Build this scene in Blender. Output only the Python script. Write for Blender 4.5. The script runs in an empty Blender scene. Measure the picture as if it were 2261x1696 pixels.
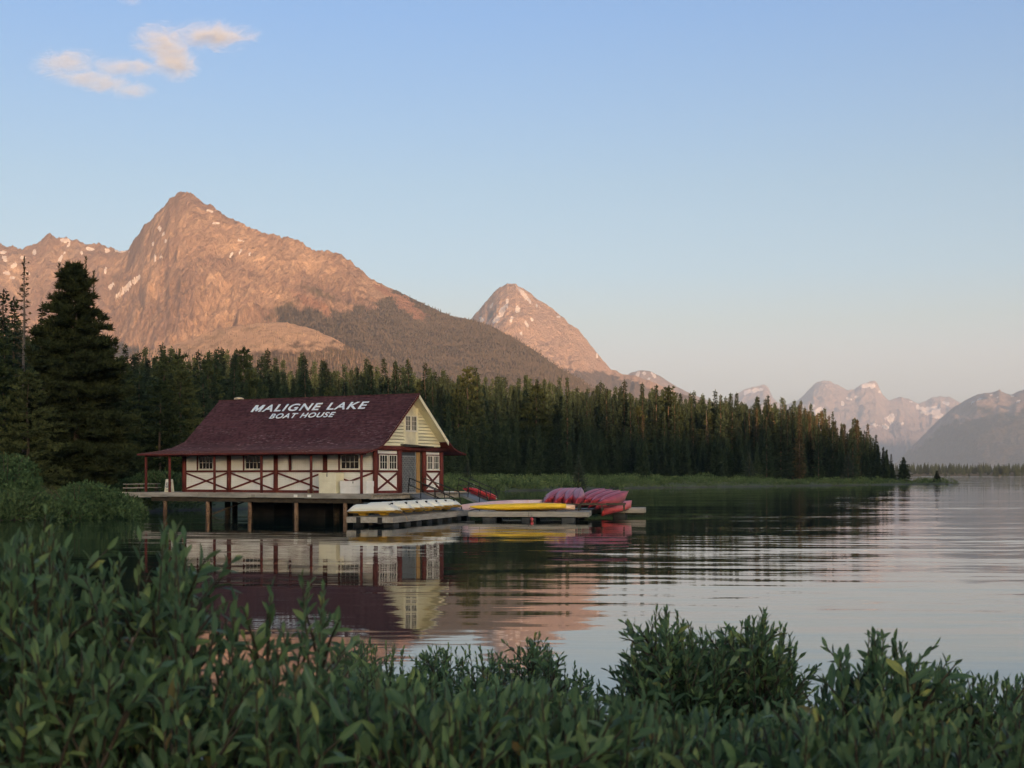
import bpy, bmesh, math, random
import numpy as np
from mathutils import Vector, Matrix
R = math.radians
sc = bpy.context.scene
COL = sc.collection
SKY_POS = [0.0, 0.08, 0.106, 0.14, 0.20, 0.31, 1.0]
SKY_TINT = [(1.08, .715, .49, 1), (1.07, .705, .49, 1), (.96, .71, .485, 1), (.84, .73, .56, 1), (.78, .735, .60, 1), (.62, .74, .78, 1), (.62, .75, .81, 1)]
RIDGE_EXTRA = 55.0
HAZE_DENSITY = 4.0e-5
SUN_STRENGTH = 5.0
EXPOSURE = 1.66

# ---------------------------------------------------------------- camera, sky, sun, exposure
FPX, CXP, HYP, CAMZ = 3136.0, 1130.5, 1049.0, 2.7        # focal length and horizon in photograph pixels, eye height
cam = bpy.data.cameras.new('camera')
camo = bpy.data.objects.new('camera', cam)
COL.objects.link(camo)
camo.location = (0, 0, CAMZ)
camo.rotation_euler = (math.pi / 2, 0, 0)
cam.sensor_width = 36.0
cam.lens = 36.0 * FPX / 2261.0
cam.shift_y = (HYP - 848.0) / 2261.0
cam.clip_start = 0.1
cam.clip_end = 80000.0
cam.dof.use_dof = True
cam.dof.focus_distance = 80.0
cam.dof.aperture_fstop = 14.0
sc.camera = camo

SUN_EL, SUN_AZ = 5.0, 165.0          # degrees; azimuth clockwise from +Y (the view direction): behind the camera, to its right
w = bpy.data.worlds.new('World')
sc.world = w
w.use_nodes = True
wn = w.node_tree
bg = wn.nodes['Background']
sky = wn.nodes.new('ShaderNodeTexSky')
sky.sky_type = 'NISHITA'
sky.sun_disc = False
sky.sun_elevation = R(SUN_EL)
sky.sun_rotation = R(SUN_AZ)
sky.altitude = 1700
sky.air_density = 0.5
sky.dust_density = 10
sky.ozone_density = 0.8
geo = wn.nodes.new('ShaderNodeNewGeometry')
sep = wn.nodes.new('ShaderNodeSeparateXYZ')
wn.links.new(geo.outputs['Incoming'], sep.inputs[0])
neg = wn.nodes.new('ShaderNodeMath'); neg.operation = 'MULTIPLY'; neg.inputs[1].default_value = -1.0
wn.links.new(sep.outputs['Z'], neg.inputs[0])
ramp = wn.nodes.new('ShaderNodeValToRGB')                # twilight tint by elevation, the same all round the horizon
wn.links.new(neg.outputs[0], ramp.inputs[0])
els = ramp.color_ramp.elements
els[0].position = 0.0; els[0].color = SKY_TINT[0]
els[1].position = 1.0; els[1].color = SKY_TINT[-1]
for p_, c_ in zip(SKY_POS[1:-1], SKY_TINT[1:-1]):
    e_ = els.new(p_); e_.color = c_
mulc = wn.nodes.new('ShaderNodeMix'); mulc.data_type = 'RGBA'; mulc.blend_type = 'MULTIPLY'
mulc.inputs[0].default_value = 1.0
wn.links.new(sky.outputs[0], mulc.inputs[6])
wn.links.new(ramp.outputs[0], mulc.inputs[7])
wn.links.new(mulc.outputs[2], bg.inputs[0])
bg.inputs[1].default_value = 0.15

sun = bpy.data.lights.new('sun', 'SUN')
sun.energy = SUN_STRENGTH
sun.color = (1.0, 0.51, 0.25)
sun.angle = R(0.5)
suno = bpy.data.objects.new('sun', sun)
COL.objects.link(suno)
_az, _el = R(SUN_AZ), R(SUN_EL)
SUN_DIR = Vector((math.sin(_az) * math.cos(_el), math.cos(_az) * math.cos(_el), math.sin(_el)))
suno.rotation_euler = SUN_DIR.to_track_quat('Z', 'Y').to_euler()

vs = sc.view_settings
vs.view_transform = 'Standard'
vs.look = 'None'
vs.exposure = EXPOSURE
vs.gamma = 1.0
vs.use_curve_mapping = False
sc.render.engine = 'CYCLES'
cy = sc.cycles
cy.use_denoising = True
cy.denoiser = 'OPENIMAGEDENOISE'
cy.max_bounces = 6
cy.diffuse_bounces = 3
cy.glossy_bounces = 3
cy.transmission_bounces = 3
cy.transparent_max_bounces = 6
cy.volume_bounces = 0
cy.volume_step_rate = 0.6
cy.sample_clamp_indirect = 6.0
cy.caustics_reflective = False
cy.caustics_refractive = False

# ---------------------------------------------------------------- helpers
def link(o, parent=None):
    COL.objects.link(o)
    if parent is not None:
        o.parent = parent
    return o

def tag(o, label=None, cat=None, group=None, kind=None):
    if label: o['label'] = label
    if cat: o['category'] = cat
    if group: o['group'] = group
    if kind: o['kind'] = kind
    return o

def empty(name, loc=(0, 0, 0), rz=0.0, label=None, cat=None, group=None):
    o = bpy.data.objects.new(name, None)
    o.empty_display_size = 0.2
    o.location = loc
    o.rotation_euler = (0, 0, rz)
    link(o)
    return tag(o, label, cat, group)

def copy_tree(o, parent=None):
    c = o.copy()
    link(c, parent)
    for ch in list(o.children):
        copy_tree(ch, c)
    return c

def np_mesh(name, verts, faces, mat=None, smooth=False):
    """verts (n,3); faces (m,k) array with constant k"""
    verts = np.asarray(verts, dtype=np.float32)
    faces = np.asarray(faces, dtype=np.int32)
    me = bpy.data.meshes.new(name)
    me.vertices.add(len(verts))
    me.vertices.foreach_set('co', verts.ravel())
    m, k = faces.shape
    me.loops.add(m * k)
    me.loops.foreach_set('vertex_index', faces.ravel())
    me.polygons.add(m)
    me.polygons.foreach_set('loop_start', np.arange(0, m * k, k, dtype=np.int32))
    if smooth:
        me.polygons.foreach_set('use_smooth', np.ones(m, dtype=bool))
    me.update(calc_edges=True)
    if mat: me.materials.append(mat)
    return me

def add_attr(me, name, data):
    a = me.attributes.new(name, 'FLOAT', 'POINT')
    a.data.foreach_set('value', np.asarray(data, dtype=np.float32).ravel())

class MB:
    """collects shapes; build() links them as ONE mesh object"""
    def __init__(s): s.v = []; s.f = []
    def add(s, vs, fs):
        o = len(s.v); s.v += [tuple(p) for p in vs]; s.f += [tuple(i + o for i in f) for f in fs]; return s
    def box(s, x0, x1, y0, y1, z0, z1):
        return s.add([(x0,y0,z0),(x1,y0,z0),(x1,y1,z0),(x0,y1,z0),(x0,y0,z1),(x1,y0,z1),(x1,y1,z1),(x0,y1,z1)],
                     [(0,3,2,1),(4,5,6,7),(0,1,5,4),(1,2,6,5),(2,3,7,6),(3,0,4,7)])
    def bar(s, p, q, w, h, up=(0,0,1)):
        p, q = Vector(p), Vector(q); d = (q - p).normalized()
        a = d.cross(Vector(up))
        if a.length < 1e-4: a = d.cross(Vector((1,0,0)))
        a.normalize(); b = a.cross(d)
        vs = []
        for c in (p, q):
            for i, j in ((-1,-1),(1,-1),(1,1),(-1,1)):
                vs.append(c + a * (i*w/2) + b * (j*h/2))
        return s.add(vs, [(0,1,2,3),(7,6,5,4),(0,4,5,1),(1,5,6,2),(2,6,7,3),(3,7,4,0)])
    def tube(s, pts, rs, n=8, cap=True):
        pts = [Vector(p) for p in pts]
        if not hasattr(rs, '__len__'): rs = [rs] * len(pts)
        vs, fs = [], []
        for i, p in enumerate(pts):
            d = (pts[min(i+1, len(pts)-1)] - pts[max(i-1, 0)]).normalized()
            a = d.cross(Vector((0,0,1)))
            if a.length < 0.05: a = d.cross(Vector((1,0,0)))
            a.normalize(); b = d.cross(a)
            for k in range(n):
                t = 2*math.pi*k/n
                vs.append(p + (a*math.cos(t) + b*math.sin(t)) * rs[i])
        for i in range(len(pts)-1):
            for k in range(n):
                k2 = (k+1) % n
                fs.append((i*n+k, i*n+k2, (i+1)*n+k2, (i+1)*n+k))
        if cap:
            fs.append(tuple(range(n-1, -1, -1))); fs.append(tuple((len(pts)-1)*n + k for k in range(n)))
        return s.add(vs, fs)
    def mesh(s, name, mat=None, smooth=False, bevel=0.0):
        me = bpy.data.meshes.new(name)
        me.from_pydata(s.v, [], s.f)
        bm = bmesh.new(); bm.from_mesh(me)
        bmesh.ops.recalc_face_normals(bm, faces=bm.faces)
        if bevel:
            bmesh.ops.bevel(bm, geom=list(bm.edges), offset=bevel, segments=1, affect='EDGES')
        bm.to_mesh(me); bm.free()
        if smooth:
            for p in me.polygons: p.use_smooth = True
        if mat: me.materials.append(mat)
        return me
    def build(s, name, mat, parent=None, smooth=False, bevel=0.0):
        return link(bpy.data.objects.new(name, s.mesh(name, mat, smooth, bevel)), parent)

def inst(name, me, parent=None, loc=(0,0,0), rot=(0,0,0), scale=(1,1,1)):
    o = bpy.data.objects.new(name, me)
    o.location = loc; o.rotation_euler = rot; o.scale = scale
    return link(o, parent)

# numpy noise -------------------------------------------------------------
def _hash(ix, iy, seed):
    h = (ix.astype(np.int64) * 374761393 + iy.astype(np.int64) * 668265263 + seed * 974711) & 0xffffffff
    h = ((h ^ (h >> 13)) * 1274126177) & 0xffffffff
    return ((h ^ (h >> 16)) & 0xffff) / 65535.0

def vnoise(x, y, seed=0):
    ix, iy = np.floor(x), np.floor(y)
    fx, fy = x - ix, y - iy
    fx = fx*fx*fx*(fx*(fx*6-15)+10); fy = fy*fy*fy*(fy*(fy*6-15)+10)
    a = _hash(ix, iy, seed); b = _hash(ix+1, iy, seed); c = _hash(ix, iy+1, seed); d = _hash(ix+1, iy+1, seed)
    return (a*(1-fx)+b*fx)*(1-fy) + (c*(1-fx)+d*fx)*fy

def fbm(x, y, oct=5, seed=0, gain=0.5, ridged=False):
    s = np.zeros_like(np.asarray(x, dtype=float)); a, tot, fr = 1.0, 0.0, 1.0
    for o in range(oct):
        n = vnoise(x*fr + 17.3*o, y*fr - 9.1*o, seed + o)
        if ridged: n = 1 - np.abs(2*n - 1)
        s += a*n; tot += a; a *= gain; fr *= 2.03
    return s / tot

def at(px, py, d):
    """the point that lies at depth d where the photograph shows pixel (px, py)"""
    return Vector(((px - CXP) / FPX * d, d, CAMZ + (HYP - py) / FPX * d))

# node materials ------------------------------------------------------------
def new_mat(name):
    m = bpy.data.materials.new(name); m.use_nodes = True
    nt = m.node_tree
    return m, nt, nt.nodes['Principled BSDF']

def node(nt, typ, **kw):
    n = nt.nodes.new(typ)
    for k, v in kw.items(): setattr(n, k, v)
    return n

def coord(nt, scale=(1,1,1), kind='Object', rot=(0,0,0)):
    tc = node(nt, 'ShaderNodeTexCoord'); mp = node(nt, 'ShaderNodeMapping')
    mp.inputs['Scale'].default_value = scale
    src = tc.outputs[kind]
    if any(rot):                                     # turn first, then stretch
        m0 = node(nt, 'ShaderNodeMapping'); m0.inputs['Rotation'].default_value = rot
        nt.links.new(src, m0.inputs[0]); src = m0.outputs[0]
    nt.links.new(src, mp.inputs[0])
    return mp.outputs[0]

def noise(nt, vec, scale, detail=5, rough=0.55, dist=0.0):
    n = node(nt, 'ShaderNodeTexNoise')
    n.inputs['Scale'].default_value = scale; n.inputs['Detail'].default_value = detail
    n.inputs['Roughness'].default_value = rough; n.inputs['Distortion'].default_value = dist
    if vec is not None: nt.links.new(vec, n.inputs['Vector'])
    return n

def rampn(nt, fac, stops):
    r = node(nt, 'ShaderNodeValToRGB'); e = r.color_ramp.elements
    e[0].position = stops[0][0]; e[0].color = (*stops[0][1], 1)
    e[1].position = stops[-1][0]; e[1].color = (*stops[-1][1], 1)
    for p, c in stops[1:-1]:
        q = e.new(p); q.color = (*c, 1)
    nt.links.new(fac, r.inputs[0])
    return r.outputs[0]

def mixc(nt, fac, a, b, blend='MIX'):
    m = node(nt, 'ShaderNodeMix', data_type='RGBA', blend_type=blend)
    for sock, v in ((m.inputs[0], fac), (m.inputs[6], a), (m.inputs[7], b)):
        if hasattr(v, 'links'): nt.links.new(v, sock)
        elif isinstance(v, (int, float)): sock.default_value = v
        else: sock.default_value = (*v, 1)
    return m.outputs[2]

def mathn(nt, op, a, b=None, clamp=False):
    m = node(nt, 'ShaderNodeMath', operation=op, use_clamp=clamp)
    for i, v in enumerate((a, b)):
        if v is None: continue
        if hasattr(v, 'links'): nt.links.new(v, m.inputs[i])
        else: m.inputs[i].default_value = v
    return m.outputs[0]

def step(nt, fac, lo, hi):
    m = node(nt, 'ShaderNodeMapRange', clamp=True, interpolation_type='SMOOTHSTEP')
    nt.links.new(fac, m.inputs[0]); m.inputs[1].default_value = lo; m.inputs[2].default_value = hi
    return m.outputs[0]

def bump(nt, bsdf, h, strength=0.4, dist=0.02):
    b = node(nt, 'ShaderNodeBump'); b.inputs['Strength'].default_value = strength; b.inputs['Distance'].default_value = dist
    nt.links.new(h, b.inputs['Height']); nt.links.new(b.outputs[0], bsdf.inputs['Normal'])

def attr(nt, name):
    a = node(nt, 'ShaderNodeAttribute', attribute_name=name)
    return a.outputs['Fac']

def paint(name, c1, c2, scale=3.0, stretch=(1,1,1), rough=0.7, bumpd=0.004, wear=None, wear_at=(0.62, 0.7), wear_scale=8.0, spec=0.3, rand=0.0):
    """two-tone noise colour, optional worn patches, fine relief"""
    m, nt, b = new_mat(name)
    v = coord(nt, stretch)
    n = noise(nt, v, scale, 6)
    c = mixc(nt, step(nt, n.outputs['Fac'], 0.3, 0.7), c1, c2)
    if wear:
        n2 = noise(nt, v, wear_scale, 7, 0.65)
        c = mixc(nt, step(nt, n2.outputs['Fac'], *wear_at), c, wear)
    if rand:
        oi = node(nt, 'ShaderNodeObjectInfo')
        k = mathn(nt, 'MULTIPLY_ADD', oi.outputs['Random'], rand); 
        k.node.inputs[2].default_value = 1 - rand/2
        hs = node(nt, 'ShaderNodeHueSaturation'); nt.links.new(k, hs.inputs['Value']); nt.links.new(c, hs.inputs['Color'])
        c = hs.outputs[0]
    nt.links.new(c, b.inputs['Base Color'])
    b.inputs['Roughness'].default_value = rough
    b.inputs['Specular IOR Level'].default_value = spec
    if bumpd:
        n3 = noise(nt, v, scale*6, 5)
        bump(nt, b, n3.outputs['Fac'], 0.6, bumpd)
    return m

# ================================================================ THE SETTING
# ---------------------------------------------------------------- lake
WAVE = dict(patch=0.9, base=0.040, right=0.036, near=0.45, far=0.16, fine=0.9, ior=3.0, arc=0.010)
def water_material():
    m, nt, b = new_mat('lake_water')
    g = node(nt, 'ShaderNodeNewGeometry')
    pos = g.outputs['Position']
    def mapped(scale, rot):
        mp = node(nt, 'ShaderNodeMapping'); mp.inputs['Scale'].default_value = scale; mp.inputs['Rotation'].default_value = (0, 0, rot)
        nt.links.new(pos, mp.inputs[0]); return mp.outputs[0]
    def vm(op, a, c):
        s = node(nt, 'ShaderNodeVectorMath', operation=op)
        nt.links.new(a, s.inputs[0])
        if op == 'SCALE':
            if hasattr(c, 'links'): nt.links.new(c, s.inputs['Scale'])
            else: s.inputs['Scale'].default_value = c
        elif hasattr(c, 'links'): nt.links.new(c, s.inputs[1])
        else: s.inputs[1].default_value = c
        return s.outputs[0]
    def slope(scale, rot, detail, dist):
        n = noise(nt, mapped(scale, rot), 1.0, detail, 0.5, dist)
        return vm('SUBTRACT', n.outputs['Color'], (0.5, 0.5, 0.5))
    def madd(a, k, c):
        o = mathn(nt, 'MULTIPLY_ADD', a, k); o.node.inputs[2].default_value = c; return o
    sx = node(nt, 'ShaderNodeSeparateXYZ'); nt.links.new(pos, sx.inputs[0])
    X, Y = sx.outputs['X'], sx.outputs['Y']
    patch = noise(nt, mapped((0.02, 0.03, 1), 0.3), 1.0, 2)
    pk = madd(step(nt, patch.outputs['Fac'], 0.35, 0.65), WAVE['patch'], 1.0 - WAVE['patch'] / 2)
    right = step(nt, mathn(nt, 'SUBTRACT', X, mathn(nt, 'MULTIPLY', Y, -0.06)), -4.0, 16.0)     # more open water to the right
    near = madd(step(nt, Y, 9.0, 30.0), 1.0 - WAVE['near'], WAVE['near'])
    far = step(nt, Y, 1350.0, 1600.0)
    amp = mathn(nt, 'MULTIPLY', madd(right, WAVE['right'], WAVE['base']), pk)
    amp = mathn(nt, 'MULTIPLY', amp, near)
    amp = mathn(nt, 'ADD', amp, mathn(nt, 'MULTIPLY', far, WAVE['far']))
    s1 = vm('SCALE', slope((0.07, 0.42, 1), R(5), 3, 0.4), amp)
    s2 = vm('SCALE', slope((0.6, 4.2, 1), R(-5), 2, 0.2), mathn(nt, 'MULTIPLY', amp, WAVE['fine']))
    s = vm('ADD', s1, s2)
    # arcs of small waves spreading from the docks
    rel = vm('MULTIPLY', vm('SUBTRACT', pos, (14.0, 96.0, 0.0)), (1, 1, 0))
    ln = node(nt, 'ShaderNodeVectorMath', operation='LENGTH'); nt.links.new(rel, ln.inputs[0]); rad = ln.outputs['Value']
    wob = noise(nt, mapped((0.05, 0.05, 1), 0), 1.0, 2)
    ph = mathn(nt, 'ADD', mathn(nt, 'MULTIPLY', rad, 3.1), mathn(nt, 'MULTIPLY', wob.outputs['Fac'], 16.0))
    band = mathn(nt, 'MULTIPLY', step(nt, rad, 18.0, 42.0), mathn(nt, 'SUBTRACT', 1.0, step(nt, rad, 66.0, 88.0)))
    brk = noise(nt, mapped((0.06, 0.12, 1), 0.5), 1.0, 3)
    band = mathn(nt, 'MULTIPLY', mathn(nt, 'MULTIPLY', band, step(nt, brk.outputs['Fac'], .38, .6)), mathn(nt, 'MULTIPLY', madd(right, .9, .10), WAVE['arc']))
    s = vm('ADD', s, vm('SCALE', vm('NORMALIZE', rel, (0, 0, 0)), mathn(nt, 'MULTIPLY', mathn(nt, 'SINE', ph), band)))
    s = vm('MULTIPLY', s, (0.35, 1.0, 0.0))
    nrm = vm('NORMALIZE', vm('ADD', s, (0, 0, 1)), (0, 0, 0))
    nt.links.new(nrm, b.inputs['Normal'])
    b.inputs['Base Color'].default_value = (0.010, 0.022, 0.018, 1)
    b.inputs['Roughness'].default_value = 0.03
    b.inputs['IOR'].default_value = WAVE['ior']
    return m

XW, Y0W, Y1W = 19800.0, -2900.0, 33800.0
lake = MB(); 
xs = [-XW, -2000, -300, 300, 2000, XW]; ys = [Y0W, -600, 0, 600, 4000, Y1W]
lv = [(x, y, 0.0) for y in ys for x in xs]
lf = [(j*6+i, j*6+i+1, (j+1)*6+i+1, (j+1)*6+i) for j in range(5) for i in range(5)]
lake.add(lv, lf)
lake_o = tag(lake.build('lake_water', water_material()), kind='structure')
lake_o['label'] = 'calm dark lake water with fine ripples'

# ---------------------------------------------------------------- mountains
def lerp_pts(x, pts):
    p = np.array(pts, dtype=float)
    return np.interp(x, p[:, 0], p[:, 1])

DSP = 2261.0 / 2212.0                      # survey points below were read off a 2212 px wide print of the view
def mountain(name, sky_pts, depth_pts, base_pts, ncol, nrow, relief, seed, prof=(0.5, 2.0), gull=220.0, jag=3.0, lean=0.0, zbase=-8.0, calm=None):
    x0, x1 = sky_pts[0][0], sky_pts[-1][0]
    u = np.linspace(x0, x1, ncol)
    D0 = lerp_pts(u, depth_pts); Db = lerp_pts(u, base_pts)
    ysk = lerp_pts(u, sky_pts) + (fbm(u/17.0, u*0+3.3, 6, seed, .62, True) - 0.6) * -2.6 * jag * (lerp_pts(u, calm) if calm else 1.0)
    H = CAMZ + (HYP - ysk * DSP) / FPX * D0
    H = np.maximum(H, 4.0)
    nb = max(6, nrow // 4)
    t = np.concatenate([np.linspace(0, 1, nrow), 1 + np.linspace(0, 1, nb + 1)[1:]])
    U, T = np.meshgrid(u, t)
    D0g, Dbg, Hg = D0[None, :], Db[None, :], H[None, :]
    tf = np.clip(T, 0, 1); tb = np.clip(T - 1, 0, 1)
    D = Dbg + (D0g - Dbg) * tf + (D0g - Dbg) * 0.8 * tb
    tan = (U * DSP - CXP) / FPX
    S = tan * 1.0 * D0g                                    # metres along the range
    a, p = prof
    z = Hg * ((1 - a) * tf + a * tf ** p)
    z = z - tb ** 1.2 * (Hg + 30) * 1.0
    # ribs and gullies that run down the face, warped; smaller crags on top
    run = (D0g - Dbg)
    dn = tf * run
    warp = (fbm(S/900.0, dn/700.0, 3, seed+11) - 0.5) * 420.0 + (fbm(S/160.0, dn/160.0, 3, seed+12) - 0.5) * 60.0
    ss = S + warp + lean * dn
    g1 = fbm(ss/(gull*3.2), dn/2600.0, 4, seed+21, 0.5, True) - 0.55
    g2 = fbm(ss/gull, dn/(gull*4.5), 6, seed+31, 0.6, True) - 0.55
    g3 = fbm((S + .5*warp)/(gull*.32), dn/(gull*.9), 5, seed+41, 0.65, True) - 0.5
    terr = (dn + (fbm(S/300., dn/300., 3, seed+51) - .5)*260. + lean*.6*S) / (gull*.55)
    terr = np.abs((terr - np.floor(terr)) - .5) * 2                    # ledges of the bedded rock
    wgt = np.sin(np.clip(tf, 0, 1) * math.pi) ** 0.8
    wtop = wgt * 0.8 + 0.2 * (tf < 0.985) * np.clip((1 - tf) * 12, 0, 1)
    if calm: relief = relief * lerp_pts(u, calm)[None, :]
    z = z + relief * (1.35 * g1 * wgt + 0.85 * g2 * wtop + 0.55 * g3 * wtop + 0.10 * terr * wgt)
    # nothing in front may rise over the skyline
    lim = CAMZ + (Hg - CAMZ) / D0g * D * (0.999 - 0.02 * (1 - tf))
    z = np.where(T < 1.0, np.minimum(z, lim - 0.5), z)
    z = np.where(tf < 0.02, zbase, z)
    X = tan * D
    verts = np.stack([X, D, z], -1).reshape(-1, 3)
    n, mrows = ncol, len(t)
    idx = np.arange(n * mrows).reshape(mrows, n)
    faces = np.stack([idx[:-1, :-1], idx[:-1, 1:], idx[1:, 1:], idx[1:, :-1]], -1).reshape(-1, 4)
    me = np_mesh(name, verts, faces, smooth=True)
    # where each point stands in the survey print, for placing snow fields, woods and scree
    py = (HYP - (z - CAMZ) / D * FPX) / DSP
    return me, U.ravel(), py.ravel(), tf.ravel(), verts

def blob_mask(U, PY, blobs, seed, soft=0.35):
    m = np.zeros_like(U)
    nx = (fbm(U/7.0, PY/7.0, 5, seed, .6) - 0.5) * 2.6
    for (x, y, rx, ry, ang) in blobs:
        c, s = math.cos(R(ang)), math.sin(R(ang))
        dx, dy = U - x, PY - y
        a = (dx*c + dy*s) / rx; b_ = (-dx*s + dy*c) / ry
        d = np.sqrt(a*a + b_*b_) + nx * 0.55
        m = np.maximum(m, np.clip((1 - d) / soft, 0, 1))
    return m

def rock_material(name, c_dark, c_light, c_warm, forest=(0.052, 0.045, 0.037)):
    m, nt, b = new_mat(name)
    v = coord(nt, (1, 1, 1))
    big = noise(nt, coord(nt, (1, 1, 0.35), rot=(0, R(28), 0)), 0.0045, 9, 0.66, 0.3)
    med = noise(nt, coord(nt, (1.0, 0.6, 0.20), rot=(0, R(-38), 0)), 0.016, 10, 0.72, 0.5)
    flu = noise(nt, coord(nt, (1.0, 1.0, 0.12), rot=(0, R(8), 0)), 0.022, 9, 0.72, 0.2)
    fin = noise(nt, coord(nt, (1.0, 1.0, 0.6)), 0.06, 8, 0.75)
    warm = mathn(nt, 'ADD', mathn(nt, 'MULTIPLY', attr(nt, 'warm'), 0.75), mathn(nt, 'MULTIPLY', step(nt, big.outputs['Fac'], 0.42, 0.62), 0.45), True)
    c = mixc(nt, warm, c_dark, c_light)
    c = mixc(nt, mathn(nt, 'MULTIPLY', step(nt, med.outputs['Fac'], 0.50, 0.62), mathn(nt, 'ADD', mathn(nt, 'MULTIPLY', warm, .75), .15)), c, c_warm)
    c = mixc(nt, mathn(nt, 'MULTIPLY', step(nt, flu.outputs['Fac'], 0.53, 0.62), 0.6), c, tuple(k * 0.62 for k in c_dark))
    c = mixc(nt, mathn(nt, 'MULTIPLY', step(nt, fin.outputs['Fac'], 0.52, 0.66), 0.5), c, tuple(k * 0.50 for k in c_dark))
    c = mixc(nt, mathn(nt, 'MULTIPLY', attr(nt, 'scree'), .8), c, (0.36, 0.215, 0.16))
    c = mixc(nt, attr(nt, 'meadow'), c, (0.085, 0.085, 0.045))
    fn = noise(nt, v, 0.03, 4)
    fcol = mixc(nt, step(nt, fn.outputs['Fac'], 0.35, 0.65), forest, tuple(k * 1.9 for k in forest))
    c = mixc(nt, attr(nt, 'forest'), c, fcol)
    sn = step(nt, mathn(nt, 'ADD', attr(nt, 'snow'), mathn(nt, 'MULTIPLY', mathn(nt, 'SUBTRACT', fin.outputs['Fac'], .5), 1.6)), 0.42, 0.58)
    c = mixc(nt, sn, c, (0.95, 0.94, 0.93))
    nt.links.new(c, b.inputs['Base Color'])
    b.inputs['Roughness'].default_value = 0.95
    b.inputs['Specular IOR Level'].default_value = 0.1
    h = mathn(nt, 'ADD', mathn(nt, 'MULTIPLY', med.outputs['Fac'], 0.8), mathn(nt, 'ADD', mathn(nt, 'MULTIPLY', flu.outputs['Fac'], 1.0), mathn(nt, 'MULTIPLY', fin.outputs['Fac'], 0.5)))
    bump(nt, b, h, 1.0, 115.0)
    return m

def set_masks(me, **kw):
    n = len(me.vertices)
    for k in ('forest', 'snow', 'scree', 'meadow', 'warm'):
        add_attr(me, k, kw.get(k, np.zeros(n)))

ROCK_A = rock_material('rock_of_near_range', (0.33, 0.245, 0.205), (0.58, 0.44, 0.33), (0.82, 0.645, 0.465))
ROCK_B = rock_material('rock_of_snowy_peak', (0.50, 0.385, 0.32), (0.68, 0.52, 0.41), (0.76, 0.60, 0.47))
ROCK_C = rock_material('rock_of_far_range', (0.34, 0.28, 0.26), (0.52, 0.43, 0.38), (0.60, 0.49, 0.42))

SKY_A = [(-260,560),(-180,520),(-90,545),(0,530),(20,532),(45,540),(70,528),(95,515),(108,505),(125,515),(150,515),(165,520),(185,530),(205,528),(225,533),(250,540),(275,541),
         (290,520),(310,490),(330,470),(345,455),(365,430),(385,420),(403,414),(425,425),(445,440),(470,455),(490,465),(520,485),(550,495),(580,505),(610,515),(625,513),(645,520),
         (665,537),(700,543),(735,548),(760,565),(780,585),(805,605),(850,625),(900,650),(940,668),(975,683),(1010,690),(1050,700),(1100,725),(1150,755),(1200,790),(1260,828),(1320,862),(1400,910),(1480,955)]
meA, UA, PYA, TA, VA = mountain('mountain_of_bare_rock', SKY_A, [(-260,6300),(0,6100),(240,5900),(330,5250),(403,5050),(620,4700),(780,4500),(1010,4200),(1260,3700),(1480,3300)],
    [(-260,3500),(180,3700),(403,3050),(780,2600),(1010,2400),(1260,2300),(1480,2300)], 760, 330, 165.0, 5, (0.42, 2.0), 190.0, 8.0, lean=-0.55, calm=[(-260,1),(720,1),(860,.30),(1480,.25)])
nzA = (fbm(UA/26.0, PYA/18.0, 4, 71) - 0.5)
tline = lerp_pts(UA, [(-300,900),(380,900),(430,770),(520,730),(560,702),(600,682),(640,660),(700,662),(760,662),(800,668),(825,648),(850,622),(870,600),(1480,500)])
forA = np.clip((PYA - tline + nzA * 60) / 7.0, 0, 1)
cut = blob_mask(UA, PYA, [(675,655,46,12,24),(706,676,16,10,40)], 81)
tri = blob_mask(UA, PYA, [(868,652,30,19,32),(900,678,36,13,26),(836,632,36,8,32)], 82)
mea = blob_mask(UA, PYA, [(868,698,44,26,20),(690,632,70,9,22),(610,668,50,18,-30),(930,690,40,10,24)], 83, 0.8)
forA = np.maximum(forA * (1 - cut) * (1 - tri), np.clip((PYA - 742 + nzA * 30) / 6, 0, 1) * (UA < 300))
snowA = blob_mask(UA, PYA, [(143,520,14,5,0),(148,530,4,9,20),(75,544,5,8,10),(132,556,4,16,30),(176,545,4,6,0),(195,538,12,4,10),(258,543,20,3,4),(232,541,7,6,0),
    (280,615,26,7,-38),(268,628,22,5,-34),(292,605,16,6,-40),(240,618,12,5,-40),(255,640,14,3,-32),(228,582,4,10,10),(346,495,4,9,-20),(352,506,4,5,0),(330,527,3,5,0),(358,520,3,6,0),(335,560,3,12,0),
    (347,555,5,4,0),(455,456,8,3,20),(466,482,10,2.5,0),(500,551,3,10,30),(520,543,3,8,30),(540,548,3,8,10),(520,520,10,2,10),(10,560,10,7,20),(30,574,9,6,-30),(14,590,8,5,10),(48,556,7,4,0),(5,545,9,4,0),(60,590,6,4,20),(25,600,8,3,0)], 91)
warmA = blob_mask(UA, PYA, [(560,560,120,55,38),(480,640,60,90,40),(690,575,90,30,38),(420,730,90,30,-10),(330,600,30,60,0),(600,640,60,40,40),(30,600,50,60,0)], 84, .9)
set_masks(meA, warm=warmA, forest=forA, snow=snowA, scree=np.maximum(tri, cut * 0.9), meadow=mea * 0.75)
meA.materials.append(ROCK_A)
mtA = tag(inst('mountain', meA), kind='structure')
mtA['label'] = 'bare rock mountain with pointed summit glowing in sunset light'

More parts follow.
